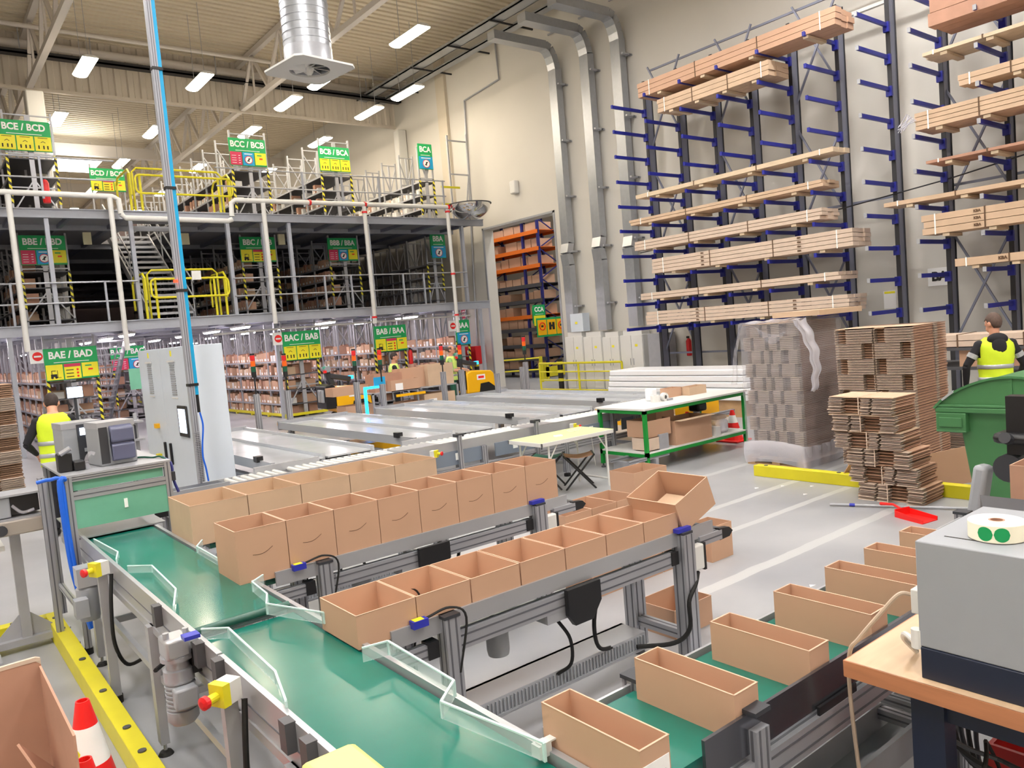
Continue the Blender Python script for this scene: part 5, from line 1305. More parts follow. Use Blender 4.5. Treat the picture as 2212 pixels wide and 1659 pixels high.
# tall double stack on the pallet behind
palletobj(9.32, 10.32, 4.15, 5.12, 'wooden pallet under the tall double stack of flattened cartons')
zz = .12; L = 9
for r in range(L):
    n = 12
    for c in (0, 1):
        ya_, yb_ = (4.24, 4.68) if c == 0 else (4.70, 5.18)
        sg = ((0., .02), (.3, 1.)) if (r) % 2 else ((0., .7), (.98, 1.))
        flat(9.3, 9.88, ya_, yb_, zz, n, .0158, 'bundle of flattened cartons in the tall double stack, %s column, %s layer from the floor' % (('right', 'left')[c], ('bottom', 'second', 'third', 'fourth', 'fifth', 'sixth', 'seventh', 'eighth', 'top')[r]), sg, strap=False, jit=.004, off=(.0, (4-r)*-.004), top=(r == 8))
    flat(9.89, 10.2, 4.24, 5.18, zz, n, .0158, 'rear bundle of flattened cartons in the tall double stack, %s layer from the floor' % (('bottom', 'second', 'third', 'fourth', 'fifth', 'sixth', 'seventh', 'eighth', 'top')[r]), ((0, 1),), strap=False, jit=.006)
    zz += n*.0158+.002
# wrapped pallet of flattened cartons
palletobj(9.3, 10.4, 5.7, 6.6, 'wooden pallet under the film-wrapped stack')
zz = .12
for r in range(10):
    flat(9.33, 10.35, 5.74, 6.56, zz, 15, .0122, 'bundle of flattened cartons inside the film-wrapped stack, %s layer' % ('bottom', 'second', 'third', 'fourth', 'fifth', 'sixth', 'seventh', 'eighth', 'ninth', 'top')[r], ((0, .16), (.3, .45), (.52, .62), (.68, .86)) if r % 2 else ((.06, .3), (.36, .5), (.58, .8), (.86, 1)), strap=False, mt=cardgrey, jit=.004, top=(r == 9), off=(0, .004*(r-5)))
    zz += .185
t = thing('stretch_film_wrap', 'clear stretch film wrapped around the tall stack with torn pieces hanging', 'film', (9.84, 6.15, .1))
def sheet(fn, nu, nv, name, mat_):
    vs = [fn(i/nu, j/nv) for j in range(nv+1) for i in range(nu+1)]; fs = [(j*(nu+1)+i, j*(nu+1)+i+1, (j+1)*(nu+1)+i+1, (j+1)*(nu+1)+i) for j in range(nv) for i in range(nu)]
    m = MB().add(vs, fs); return m
random.seed(4)
def wrapf(u, v):
    per = [(9.3, 6.6), (9.3, 5.7), (10.38, 5.7), (10.38, 6.6), (9.3, 6.6)]; s = u*4; k = min(3, int(s)); f = s-k
    x = per[k][0]*(1-f)+per[k+1][0]*f; y = per[k][1]*(1-f)+per[k+1][1]*f
    w = .006*math.sin(v*70+u*9)+.006*math.sin(v*31-u*40)+random.uniform(-.004, .004)
    b = .05*max(0, 1-v*8)
    cx_, cy_ = x-9.84, y-6.15; r = math.hypot(cx_, cy_)
    return (x+cx_/r*(w+b), y+cy_/r*(w+b), .1+v*1.9)
sheet(wrapf, 48, 60, 'film', film).build('film', film, t, smooth=True)
def capf(u, v): return (9.31+u*1.06, 5.71+v*.88, 1.99+.015*math.sin(u*14+v*5)+.01*math.sin(v*22))
sheet(capf, 16, 16, 'f', film).build('top_film', filmd, t, smooth=True)
def tailr(u, v): return (9.28+.1*v+.03*math.sin(u*9), 5.66-.16*math.sin(v*2.6)+.2*(u-.5)*(1-v*.5)+.015*math.sin(v*25), 2.0-v*.95+.02*math.sin(u*12))
sheet(tailr, 8, 30, 'f', film).build('hanging_film_right', filmd, t, smooth=True)
def taill(u, v): return (9.29+.02*math.sin(v*9), 6.6+.2*v*(1-u*.6)+.02*math.sin(u*9), 1.98-v*.85)
sheet(taill, 6, 18, 'f', film).build('hanging_film_left', film, t, smooth=True)
def swag(u, v): return (9.27, 6.35-.5*u, 1.96-.22*math.sin(u*PI)*(.4+.6*v)-.1*u)
sheet(swag, 14, 6, 'f', film).build('swag_film', film, t, smooth=True)
def skirt(u, v):
    per = [(9.28, 6.62), (9.28, 5.68), (10.4, 5.68)]; s = u*2; k = min(1, int(s)); f = s-k
    return (per[k][0]*(1-f)+per[k+1][0]*f-.03*math.sin(v*3)*(1-k), per[k][1]*(1-f)+per[k+1][1]*f-.02*math.sin(u*60)*v, .02+v*.3+.04*math.sin(u*7))
sheet(skirt, 60, 8, 'f', film).build('bunched_film_foot', filmd, t, smooth=True)
tag(MB().box(9.5, 5.5, 2.03, 10.6, 6.2, 2.1).build('flat_carton', card2, None), 'flat brown carton lying on the back of the wrapped stack', 'carton')
# yellow floor beam on the right
t = thing('kick_rail', 'yellow low floor rail in front of the wrapped stack and carton stacks', 'floor rail', (8.7, 4.7, 0))
MB().box(8.64, 2.6, .0, 8.76, 6.05, .14).build('rail', yel, t, bevel=.004)
for y in (5.9, 4.9): MB().cyl((8.7, y, .135), (8.7, y, .146), .025, 10).build('bolt', dsteel, t)
tag(MB().box(9.0, 4.95, 0, 9.4, 4.96, .01).bar((8.95, 4.9, .02), (8.98, 4.7, .35), .5, .01, up=(0, 1, 0)).build('loose_flap', card, None), 'loose cardboard flap leaning behind the yellow rail', 'cardboard')
tag(MB().bar((8.92, 4.62, .0), (9.3, 3.1, .42), .02, .4).build('loose_sheet', card, None), 'loose cardboard sheet leaning at the foot of the tall stack', 'cardboard')
# stack at the far left
palletobj(.3, 1.35, 14.2, 15.4, 'wooden pallet under the flattened carton stack at the left edge')
zz = .12
for r in range(9):
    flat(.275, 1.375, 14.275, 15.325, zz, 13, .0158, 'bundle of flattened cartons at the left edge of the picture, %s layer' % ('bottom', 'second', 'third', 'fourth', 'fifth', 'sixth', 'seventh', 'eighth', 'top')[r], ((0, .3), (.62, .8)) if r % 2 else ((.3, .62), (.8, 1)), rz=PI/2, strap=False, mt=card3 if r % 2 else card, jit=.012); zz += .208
# broom handle and dustpan
t = thing('broom_handle', 'thin grey broom handle lying on the floor before the front stack', 'broom', (7.9, 3.9, 0))
MB().cyl((7.7, 4.46, .02), (8.25, 3.2, .02), .013, 8).build('stick', lsteel, t); MB().cyl((7.78, 4.28, .02), (7.8, 4.23, .02), .017, 8).build('blue_grip', sblue, t)
t = thing('dustpan', 'red plastic dustpan lying on the floor by the broom handle', 'dustpan', (7.65, 3.65, 0))
m = MB(); m.prism([(7.62, 3.72), (7.8, 3.66), (7.72, 3.36), (7.5, 3.4)], .0, .008); m.bar((7.62, 3.72, .04), (7.8, 3.66, .04), .008, .08); m.bar((7.62, 3.72, .035), (7.5, 3.4, .01), .008, .06); m.bar((7.8, 3.66, .035), (7.72, 3.36, .01), .008, .06); m.build('pan', redb, t)
MB().tube([(7.71, 3.69, .06), (7.76, 3.8, .09), (7.84, 3.97, .06)], [.014, .012, .017], 8).build('handle', redb, t)
for (x, y) in ((5.35, 3.3), (8.4, 5.1), (8.25, 5.4), (8.0, 4.95), (8.0, 5.6)): tag(MB().prism([(x, y), (x+.06, y-.01), (x+.04, y+.03)], 0, .006).build('paper_scrap', paper, None), 'small white paper scrap lying on the grey floor', 'paper scrap', 'paper scraps on the floor')

# ---------------------------------------------------------------- green wheeled bin
t = thing('wheeled_bin', 'large green wheeled waste container with a domed lid', 'waste bin', (8.0, 2.75, 0))
def bx(y0, y1, x0, x1, z0, Y0, Y1, X0, X1, z1, m):
    return m.add([(x0, y0, z0), (x1, y0, z0), (x1, y1, z0), (x0, y1, z0), (X0, Y0, z1), (X1, Y0, z1), (X1, Y1, z1), (X0, Y1, z1)], [(0, 3, 2, 1), (4, 5, 6, 7), (0, 1, 5, 4), (1, 2, 6, 5), (2, 3, 7, 6), (3, 0, 4, 7)])
m = MB(); bx(2.18, 3.0, 7.72, 8.3, .12, 2.08, 3.1, 7.62, 8.45, 1.1, m); m.build('body', bing, t, bevel=.02)
MB().box(7.56, 2.0, 1.08, 8.5, 3.27, 1.13).box(7.56, 2.0, 1.13, 7.6, 3.27, 1.16).build('rim', bing, t, bevel=.01)
MB().box(7.55, 3.0, .9, 7.7, 3.26, 1.08).box(7.545, 3.0, .9, 7.56, 3.26, .92).build('corner_bracket', bing, t, bevel=.008)
MB().box(7.535, 3.03, .95, 7.55, 3.23, 1.04).build('lifting_pocket', bing, t, bevel=.006)
pl_ = [(1.98+1.3*i/16, 1.12+.29*math.sin(PI*i/16)**.75) for i in range(17)]
m = MB(); vs = []; 
for (y, z) in pl_: vs += [(7.58, y, z), (8.48, y, z)]
fs = [(2*i, 2*i+1, 2*i+3, 2*i+2) for i in range(16)]; m.add(vs, fs)
m.add([(7.58, y, z) for y, z in pl_], [tuple(range(17))]); m.add([(8.48, y, z) for y, z in pl_], [tuple(range(17))]); m.build('dome_lid', bing, t)
m = MB()
for (p_, q_) in zip(pl_, pl_[1:]): m.bar((7.57, *p_), (7.57, *q_), .02, .03, up=(1, 0, 0))
m.build('lid_edge', bing, t); MB().box(7.57, 2.62, 1.12, 7.585, 2.66, 1.4).build('lid_rib', bing, t)
MB().bar((7.565, 3.2, 1.2), (7.565, 3.1, 1.28), .02, .04, up=(1, 0, 0)).build('silver_tape', refl, t)
for p_ in ((7.8, 2.4), (7.8, 3.0), (8.25, 2.4), (8.25, 3.0)): MB().cyl((p_[0], p_[1]-.02, .06), (p_[0], p_[1]+.02, .06), .06, 14).build('wheel', rub, t)
# ---------------------------------------------------------------- desk at the right foreground
t = thing('workbench', 'wooden-topped workbench at the lower right corner', 'workbench', (2.8, .9, 0))
MB().mat(wood).box(2.37, .1, .965, 3.4, 1.35, 1.0).mat(woode).box(2.365, .1, .945, 2.372, 1.352, 1.0).box(2.37, 1.35, .945, 3.4, 1.356, .998).mat(wood).box(2.372, .1, .945, 3.4, 1.35, .965).build('worktop', None, t)
MB().box(2.42, 1.06, 0, 2.5, 1.16, .945).box(2.42, .9, 0, 2.5, .91, .01).build('leg', navy, t); MB().box(2.44, .1, .86, 2.5, 1.16, .945).build('apron', navy, t); MB().box(3.3, .12, 0, 3.38, .2, .945).build('leg', navy, t)
t = thing('grey_casing', 'large grey metal casing with a dark blue base standing on the workbench', 'equipment casing', (2.8, .8, 1.0))
MB().box(2.41, .3, 1.10, 2.93, 1.12, 1.438).build('upper_casing', greyc, t, bevel=.004); MB().box(2.405, .3, 1.0, 2.93, 1.115, 1.10).build('dark_base', navy, t, bevel=.003)
MB().box(2.5, .97, 1.4385, 2.505, 1.07, 1.4395).build('slot', ink, t)
MB().cyl((2.62, 1.12, 1.27), (2.62, 1.16, 1.27), .085, 24).build('side_knob', rub, t)
MB().box(2.46, 1.12, 1.18, 2.51, 1.165, 1.26).build('socket', wcab, t, bevel=.004)
MB().tube(sm([(2.48, 1.165, 1.235), (2.46, 1.2, 1.235), (2.44, 1.25, 1.17), (2.42, 1.32, 1.07), (2.42, 1.36, 1.0), (2.45, 1.38, .8), (2.5, 1.38, .4)]), .007, 8).build('beige_cable', M('beige_cable', (190, 170, 150), .5), t)
MB().cyl((2.42, 1.13, 1.09), (2.42, 1.13, 1.15), .018, 12).build('white_plug', wcab, t); MB().tube(sm([(2.42, 1.13, 1.1), (2.45, 1.18, 1.11), (2.5, 1.21, 1.07), (2.56, 1.2, 1.01)]), .009, 8).build('white_cable', wcab, t)
tag(MB().prism([(2.93, 1.12), (3.12, 1.2), (3.12, 1.0), (2.93, .9)], 1.36, 1.43).build('rear_cover', dark, None), 'dark rear cover behind the grey casing', 'cover')
t = thing('label_roll', 'roll of cream labels with green round dots lying on the grey casing', 'label roll', (2.56, .9, 1.44))
c_ = (2.57, .945, 1.44)
MB().lathe(c_, [(.022, .0), (.076, 0), (.078, .002), (.078, .052), (.076, .054), (.022, .054), (.022, 0)], 64).build('roll', cream, t, smooth='auto'); MB().lathe(c_, [(.017, 0), (.0225, 0), (.0225, .0545), (.017, .0545), (.017, 0)], 24).build('core', card3, t)
m = MB(); base = math.atan2(-c_[1], -c_[0])
for q in (-.42, .16):
    r = .0215; vs = []; n = 12
    for i in range(n+1):
        u = -r+2*r*i/n; hgt = math.sqrt(max(0, r*r-u*u)); a = base+q+u/.078
        for sg in (-1, 1): vs.append((c_[0]+.0788*math.cos(a), c_[1]+.0788*math.sin(a), c_[2]+.027+sg*hgt))
    m.add(vs, [(2*i, 2*i+2, 2*i+3, 2*i+1) for i in range(n)])
m.build('green_dots', dotg, t)
t = thing('red_crate', 'dark red plastic crate on the floor under the workbench', 'crate', (3.3, .9, 0)); MB().carton(3.04, .6, .18, 3.62, 1.18, .5, .015).build('crate_body', M('dark_red_plastic', (150, 22, 20), .4), t); MB().box(3.08, .65, 0, 3.58, 1.12, .18).build('crate_stand', dark, t)
t = thing('cable_bundle', 'tangle of black cables hanging under the workbench', 'cables', (2.7, 1.0, .3))
random.seed(9)
for k in range(7):
    x0_, z0_ = 2.55+.05*k, .8-.05*k
    MB().tube(sm([(2.5+.03*k, 1.2-.02*k, .9), (x0_, 1.1, z0_-.05), (x0_+.1, 1.0-.03*k, z0_-.12+random.uniform(-.05, .05)), (x0_+.06, .85, z0_-.1), (x0_+.2, .6, z0_-.02+random.uniform(-.08, .05)), (x0_+.3, .3, z0_)]), .008, 7).build('cable', rub if k % 2 else dark, t)
MB().tube([(2.62+.09*math.cos(a), 1.02+.02*math.sin(2*a), .62+.11*math.sin(a)) for a in [q*PI/8 for q in range(16)]], .007, 6, closed=True).build('coil', rub, t)
# chair parts and near carton at the right edge
t = thing('swivel_chair', 'black and grey swivel chair at the right edge in front of the green bin', 'chair', (6.2, 2.2, 0))
hx, hy = 6.2, 2.32
MB().lathe((hx, hy, 0), [(.12, .3)]+[(.12-.006*i-(.014 if i % 2 else 0), .3+.025*i) for i in range(1, 10)]+[(.05, .53)], 20).build('ribbed_bellows', black, t)
MB().cyl((hx, hy, .06), (hx, hy, .6), .03, 12).build('column', dsteel, t)
for k in range(5): MB().bar((hx, hy, .09), (hx+.3*math.cos(k*1.257), hy+.3*math.sin(k*1.257), .05), .06, .05).build('base_leg', black, t)
MB().bar((hx-.02, hy+.1, .42), (hx, hy+.03, .9), .16, .1).build('grey_support', greyc, t, bevel=.03); MB().cyl((hx-.06, hy-.15, .9), (hx+.06, hy-.15, .9), .1, 20).build('grey_hub', dark, t)
MB().box(hx-.1, hy-.34, 1.08, hx+.12, hy-.06, 1.16).build('armrest', black, t, bevel=.035); MB().cyl((hx-.1, hy-.17, 1.12), (hx-.16, hy-.17, 1.14), .04, 12).build('knob', dark, t); MB().box(hx-.04, hy-.4, 1.0, hx+.08, hy-.14, 1.42).build('back_post', black, t)
MB().box(hx-.1, hy-.6, .55, hx+.4, hy-.1, .63).build('seat', black, t, bevel=.02)
opencarton('open_carton', .5, .55, 1.12, 'tall brown carton cut by the right edge in front of the swivel chair', (5.2, 1.28, 0), None, mm=card3)
# ---------------------------------------------------------------- green framed packing table
t = thing('packing_table', 'white-topped packing table with a green steel frame and lower shelf', 'table', (9.3, 7.85, 0))
x0, x1, y0, y1 = 8.12, 10.5, 7.42, 8.36
MB().box(x0-.02, y0-.02, .88, x1+.02, y1+.02, .91).build('tabletop', wcab, t, bevel=.004); MB().box(x0, y0, .26, x1, y1, .28).build('shelf', wcab, t)
for z in (.83, .21): MB().box(x0, y0, z, x1, y0+.04, z+.05).box(x0, y1-.04, z, x1, y1, z+.05).box(x0, y0, z, x0+.04, y1, z+.05).box(x1-.04, y0, z, x1, y1, z+.05).build('frame_rail', greenf, t)
for x in (x0, x1-.05):
    for y in (y0, y1-.05): MB().box(x, y, .06, x+.05, y+.05, .88).build('leg', greenf, t); MB().lathe((x+.025, y+.025, 0), [(0, .06), (.012, .06), (.012, .03), (.035, .015), (.035, 0)], 12).build('foot', dsteel, t)
for a in (8.15, 10.4): pass
opencarton('carton', .3, .18, .14, 'small opened carton with blue strap on the packing table, left one', (9.35, 8.0, .91), None)
opencarton('carton', .42, .2, .13, 'small opened carton on the packing table, right one', (9.66, 7.85, .91), None, mm=card2)
t = thing('tape_gun_heap', 'heap of white tape rolls and a dispenser on the packing table', 'tape rolls', (8.95, 7.9, .91))
MB().lathe((8.85, 7.85, .91), [(.03, 0), (.07, 0), (.07, .1), (.03, .1), (.03, 0)], 20).build('roll', wcab, t); MB().lathe((9.0, 7.8, .97), [(.03, -.03), (.065, -.03), (.065, .03), (.03, .03)], 20, 'y').build('roll', wcab, t); MB().box(9.02, 7.75, .91, 9.14, 7.85, .94).build('dispenser', lsteel, t); MB().box(8.9, 7.95, .91, 9.02, 8.1, 1.1).build('wrapped_block', wrapw, t, bevel=.02)
opencarton('carton', .5, .4, .24, 'carton with papers on the lower left of the packing table shelf', (8.25, 7.5, .47), None)
opencarton('carton', .34, .32, .17, 'small carton with a hand hole at the lower left of the packing table', (8.2, 7.45, .30), None, mm=cardpale)
t = opencarton('carton', .85, .42, .36, 'wide carton with an opened flap on the packing table shelf', (8.8, 7.46, .28), None)
MB().box(0, -.12, .36, .8, .0, .366).build('open_flap', card2, t, w=False)
opencarton('carton', .4, .3, .18, 'carton with a white label on top of the wide carton under the packing table', (8.62, 7.65, .64), None)
tag(MB().box(8.42, 7.44, .28, 8.62, 7.47, .5).build('steel_plate', lsteel, None), 'grey steel box leaning by the front left leg on the shelf', 'plate')
tag(MB().box(9.72, 7.75, .645, 9.95, 7.95, .78).build('black_bag', black, None, bevel=.03), 'black crumpled bag on the cartons under the packing table', 'bag')
tag(MB().box(9.85, 7.5, .28, 10.15, 7.75, .5).build('plastic_bag', filmd, None, bevel=.05), 'clear bag of small parts on the packing table shelf', 'bag')
tag(MB().box(9.9, 7.55, .5, 10.15, 7.8, .56).build('small_carton', cardpale, None), 'small pale carton on top of the clear bag', 'carton')
tag(MB().box(9.72, 7.44, .28, 9.84, 7.6, .42).build('white_box', wcab, None), 'small white box beside the clear bag on the shelf', 'box')
for k, (x, y) in enumerate(((8.3, 7.5), (8.3, 7.9))): pass
t = thing('spare_profile_frame', 'loose aluminium profile frame on the floor at the packing table', 'profile frame', (8.0, 7.6, 0))
MB().profile((7.75, 7.45, .2), (8.6, 7.45, .2), .045).build('profile', None, t); MB().profile((7.75, 7.8, .2), (8.6, 7.8, .2), .045).build('profile', None, t)
for x in (7.9, 8.3): MB().box(x-.03, 7.4, 0, x+.03, 7.85, .18).build('support', lsteel, t)
cone(10.85, 7.95, .52, 'red and white traffic cone seen through the right end of the packing table', .17); cone(10.6, 8.7, .5, 'smaller-looking traffic cone left of the other behind the packing table', .15)
t = thing('yellow_bin', 'yellow open plastic container behind the packing table', 'container', (11.2, 9.0, 0)); MB().carton(11.0, 8.7, 0, 11.5, 9.3, .62, .02).build('shell', yorg, t)
t = thing('yellow_bin', 'long yellow trough on the floor behind the sorting lanes, seen under the packing table', 'container', (12.3, 11, 0)); MB().carton(11.6, 10.5, 0, 12.0, 12.0, .5, .02).build('shell', yorg, t)
t = thing('wrapped_foam_stack', 'long stack of white wrapped panels behind the packing table', 'wrapped panels', (13.6, 11.2, 0))
for k in range(5): MB().box(13.2, 9.2+.04*k, .35+.13*k, 14.2, 13.2-.03*k, .47+.13*k).build('wrapped_panel', wrapw, t, bevel=.02)
MB().box(13.3, 9.5, 0, 14.1, 12.9, .35).build('support', pallet, t)
# folding table and stool
t = thing('folding_table', 'small folding table with a pale yellow-green top and white legs', 'table', (6.7, 7.6, 0))
x0, x1, y0, y1 = 6.08, 7.36, 7.28, 7.95
MB().mat(M('pale_lime_top', (214, 232, 156), .4)).box(x0+.01, y0+.01, .735, x1-.01, y1-.01, .752).mat(wcab).box(x0, y0, .70, x1, y0+.02, .75).box(x0, y1-.02, .70, x1, y1, .75).box(x0, y0, .70, x0+.02, y1, .75).box(x1-.02, y0, .70, x1, y1, .75).build('tabletop', None, t, bevel=.003)
for x in (x0+.15, x1-.12):
    for y in (y0+.05, y1-.05): MB().cyl((x, y, 0), (x, y, .70), .014, 8).build('leg', wcab, t); MB().cyl((x, y, .5), (x+(.15 if x < 6.5 else -.15), y, .7), .009, 6).build('brace', wcab, t)
    MB().cyl((x, y0+.05, .1), (x, y1-.05, .1), .014, 8).build('leg_bar', wcab, t)
tag(MB().prism([(6.5, 7.5), (6.62, 7.48), (6.66, 7.56), (6.56, 7.6)], .753, .765).build('paper_sheet', paper, None), 'crumpled white paper on the folding table', 'paper')
tag(MB().tube([(7.0+.08*math.cos(a), 7.7+.08*math.sin(a), .76) for a in [q*PI/8 for q in range(14)]]+[(7.25, 7.8, .76), (7.4, 7.78, .7), (7.42, 7.75, .2)], .005, 5).build('white_cable', wcab, None), 'thin white cable coiled on the folding table', 'cable')
def stool(cx, cy, lab, rz, seatm):
    t = thing('folding_stool', lab, 'stool', (cx, cy, 0), rz)
    for y in (-.16, .16):
        MB().tube([(-.2, y, .0), (.2, y, .45)], .013, 8).build('leg', black, t, w=False); MB().tube([(.2, y, .0), (-.2, y, .45)], .013, 8).build('leg', black, t, w=False)
    for x in (-.2, .2): MB().cyl((x, -.16, .45), (x, .16, .45), .013, 8).build('seat_bar', black, t, w=False)
    m = MB(); n = 8
    for i in range(n): a, b = -.2+.4*i/n, -.2+.4*(i+1)/n; za = .45-.035*math.sin(PI*i/n); zb_ = .45-.035*math.sin(PI*(i+1)/n); m.add([(a, -.15, za), (b, -.15, zb_), (b, .15, zb_), (a, .15, za), (a, -.15, za+.006), (b, -.15, zb_+.006), (b, .15, zb_+.006), (a, .15, za+.006)], [(0, 3, 2, 1), (4, 5, 6, 7), (0, 1, 5, 4), (2, 3, 7, 6)])
    m.build('seat_cloth', seatm, t, w=False)
stool(6.98, 7.62, 'black folding stool with a brown cloth seat near the folding table', -.66, card3); stool(6.72, 7.95, 'black folding stool with a dark green seat behind the brown one', -.9, clothg)
# ---------------------------------------------------------------- middle distance: trucks, carts, picked cartons
def truck(x, y, lab, rz):
    t = thing('pallet_truck', lab, 'pallet truck', (x, y, 0), rz); t.scale = (1.18, 1.18, 1.18)
    MB().prism([(-.05, .25), (.75, .25), (.82, .3), (.78, .72), (.7, .8), (.1, .84), (-.05, .78)], -.36, .36, 'y').build('yellow_body', yorg, t, w=False, bevel=.03)
    MB().prism([(-.3, .35), (-.05, .35), (-.05, .86), (-.12, .92), (-.3, .88)], -.34, .34, 'y').build('black_mast_cover', black, t, w=False, bevel=.02)
    for y_ in (-.2, .0): MB().box(-.36, y_-.07, .5, -.3, y_+.07, .8).build('clear_bottle', greyc, t, w=False, bevel=.02)
    MB().box(.25, -.365, .58, .5, -.36, .72).build('plate', wht, t, w=False); MB().box(.29, -.37, .62, .46, -.365, .68).build('plate_mark', redb, t, w=False)
    MB().prism([(.3, .25), (.82, .25), (.8, .35), (.6, .5), (.35, .48)], -.37, -.355, 'y').build('wheel_arch', rub, t, w=False)
    for p in ((.1, -.25), (.65, 0), (.1, .25)): MB().cyl((p[0], p[1]-.05, .12), (p[0], p[1]+.05, .12), .12, 16).build('wheel', rub, t, w=False)
    MB().bar((0, 0, .88), (-.12, 0, 1.22), .12, .14).build('tiller_column', dark, t, w=False, bevel=.02); MB().bar((-.05, 0, 1.1), (.45, 0, .98), .16, .12).build('steering_arm', dark, t, w=False, bevel=.02)
    MB().cyl((-.12, -.14, 1.26), (-.12, .14, 1.26), .07, 14).build('control_head', greyc, t, w=False); MB().box(-.2, -.1, 1.27, -.05, .02, 1.33).build('green_grip', M('teal_grip', (70, 170, 140), .4) if 'teal_grip' not in MATS else MATS['teal_grip'], t, w=False, bevel=.01); MB().box(-.22, -.16, 1.18, -.16, -.08, 1.24).build('red_button', redb, t, w=False)
    MB().box(.42, -.05, .98, .52, .05, 1.06).build('blue_light', ledb, t, w=False)
    MB().box(-1.3, -.27, .08, -.3, -.1, .15).box(-1.3, .1, .08, -.3, .27, .15).build('fork', yorg, t, w=False)
truck(9.35, 20.0, 'yellow pallet truck with grey control head behind the second lane', -.1); truck(13.7, 20.0, 'yellow pallet truck near the doorway behind the second picker', -.1)
tag(MB().box(6.2, 12.2, .15, 7.0, 13.0, .4).build('pallet_truck', yorg, None), 'low yellow truck chassis on the floor beneath the second sorting lane', 'truck')
t = thing('picking_cart', 'long cart of picked cartons between the two pickers', 'cart', (9.7, 16.4, 0))
for z in (.32, .92): MB().box(8.5, 16.1, z, 10.9, 16.9, z+.03).build('shelf', lsteel, t)
for x in (8.5, 9.7, 10.86):
    for y in (16.1, 16.86): MB().box(x, y, .1, x+.04, y+.04, .95).build('upright', lsteel, t)
for x in (8.6, 10.8): MB().cyl((x, 16.3, .06), (x, 16.34, .06), .06, 12).build('wheel', rub, t)
def cb(x, y, z, sx, sy, sz, lab, mm=card, label=True, rz=0):
    t = thing('picked_carton', lab, 'carton', (x, y, z), rz); MB().carton(0, 0, 0, sx, sy, sz, .008).box(.01, .01, 0, sx-.01, sy-.01, sz*.8).build('carton_body', mm, t, w=False)
    if label: MB().box(sx*.15, -.006, sz*.1, sx*.4, 0, sz*.7).build('white_label', paper, t, w=False)
cb(7.75, 16.6, .95, 1.0, .4, .2, 'long low carton above the first yellow truck', card, False); cb(8.68, 16.3, .95, .75, .45, .42, 'brown carton with white papers on top, behind the blue frame', card3, False)
cb(9.0, 16.1, .93, .8, .4, .27, 'carton in front on the cart with two labels', card); cb(9.42, 16.35, .95, .7, .4, .48, 'tall carton in the middle of the cart', card, False); cb(10.1, 16.2, .95, .75, .42, .52, 'large brown carton at the right end of the cart', card2, False)
cb(9.3, 16.1, .35, .55, .5, .3, 'carton on the lower shelf of the cart with a label', card); cb(9.88, 16.1, .35, .9, .5, .42, 'large carton on the right of the lower shelf', card2); cb(8.0, 16.5, .3, .75, .5, .4, 'carton on a low shelf behind the first yellow truck', card, False); 
tag(MB().box(9.0, 16.0, .35, 9.28, 16.3, .55).build('blue_crate', ledb if False else sky, None), 'bright blue crate on the lower shelf of the cart', 'crate')
tag(MB().box(9.1, 16.05, .8, 9.9, 16.08, .86).build('yellow_bar', yorg, None), 'yellow bar across the cart below the cartons', 'bar')
t = thing('light_curtain_frame', 'glowing blue square frame standing before the picking cart', 'light frame', (8.0, 14.4, .6))
for a in (((7.37, 14.3, 1.22), (7.8, 14.3, 1.22)), ((7.39, 14.3, .6), (7.39, 14.3, 1.22))): MB().bar(*a, .05, .05).build('blue_bar', ledb, t)
MB().box(7.6, 14.28, 1.24, 7.86, 14.3, 1.42).build('blue_panel', sky, t); MB().box(7.36, 14.28, 0, 7.42, 14.32, .6).box(7.78, 14.28, 0, 7.82, 14.32, 1.22).build('base', lsteel, t)
# white plastic bags and cardboard near the workstation at the left
t = thing('workstation', 'picking workstation with a lit monitor in front of the worker at the left', 'workstation', (2.5, 14.2, 0))
for x in (2.1, 3.0): MB().box(x, 14.2, 0, x+.05, 14.25, 1.3).build('leg', lsteel, t)
for z in (.85, 1.15): MB().box(2.05, 14.0, z, 3.1, 14.5, z+.03).build('shelf', lsteel, t)
MB().box(2.06, 14.2, 1.66, 2.3, 14.23, 1.85).build('monitor', dark, t); MB().box(2.07, 14.19, 1.67, 2.29, 14.2, 1.84).build('screen', screen, t); MB().box(2.16, 14.23, 1.2, 2.2, 14.27, 1.7).build('monitor_arm', dark, t)
MB().box(2.7, 14.1, .88, 3.0, 14.4, 1.1).build('label_printer', dark, t)
tag(MB().box(3.0, 14.15, 1.7, 3.4, 14.17, 2.05).build('instruction_sheet', panelg, None), 'small pale green instruction sheet hanging under the BAE / BAD sign', 'sheet')
cb(3.55, 14.6, .6, .65, .5, .72, 'tall brown carton with a white label left of the grey cabinet', card2)
tag(MB().box(3.5, 14.5, 0, 4.3, 15.1, .6).build('low_trolley', lsteel, None), 'grey low trolley carrying the tall brown carton', 'trolley')
t = thing('person', 'person', 'person', (4.35, 15.6, 0)) if False else None

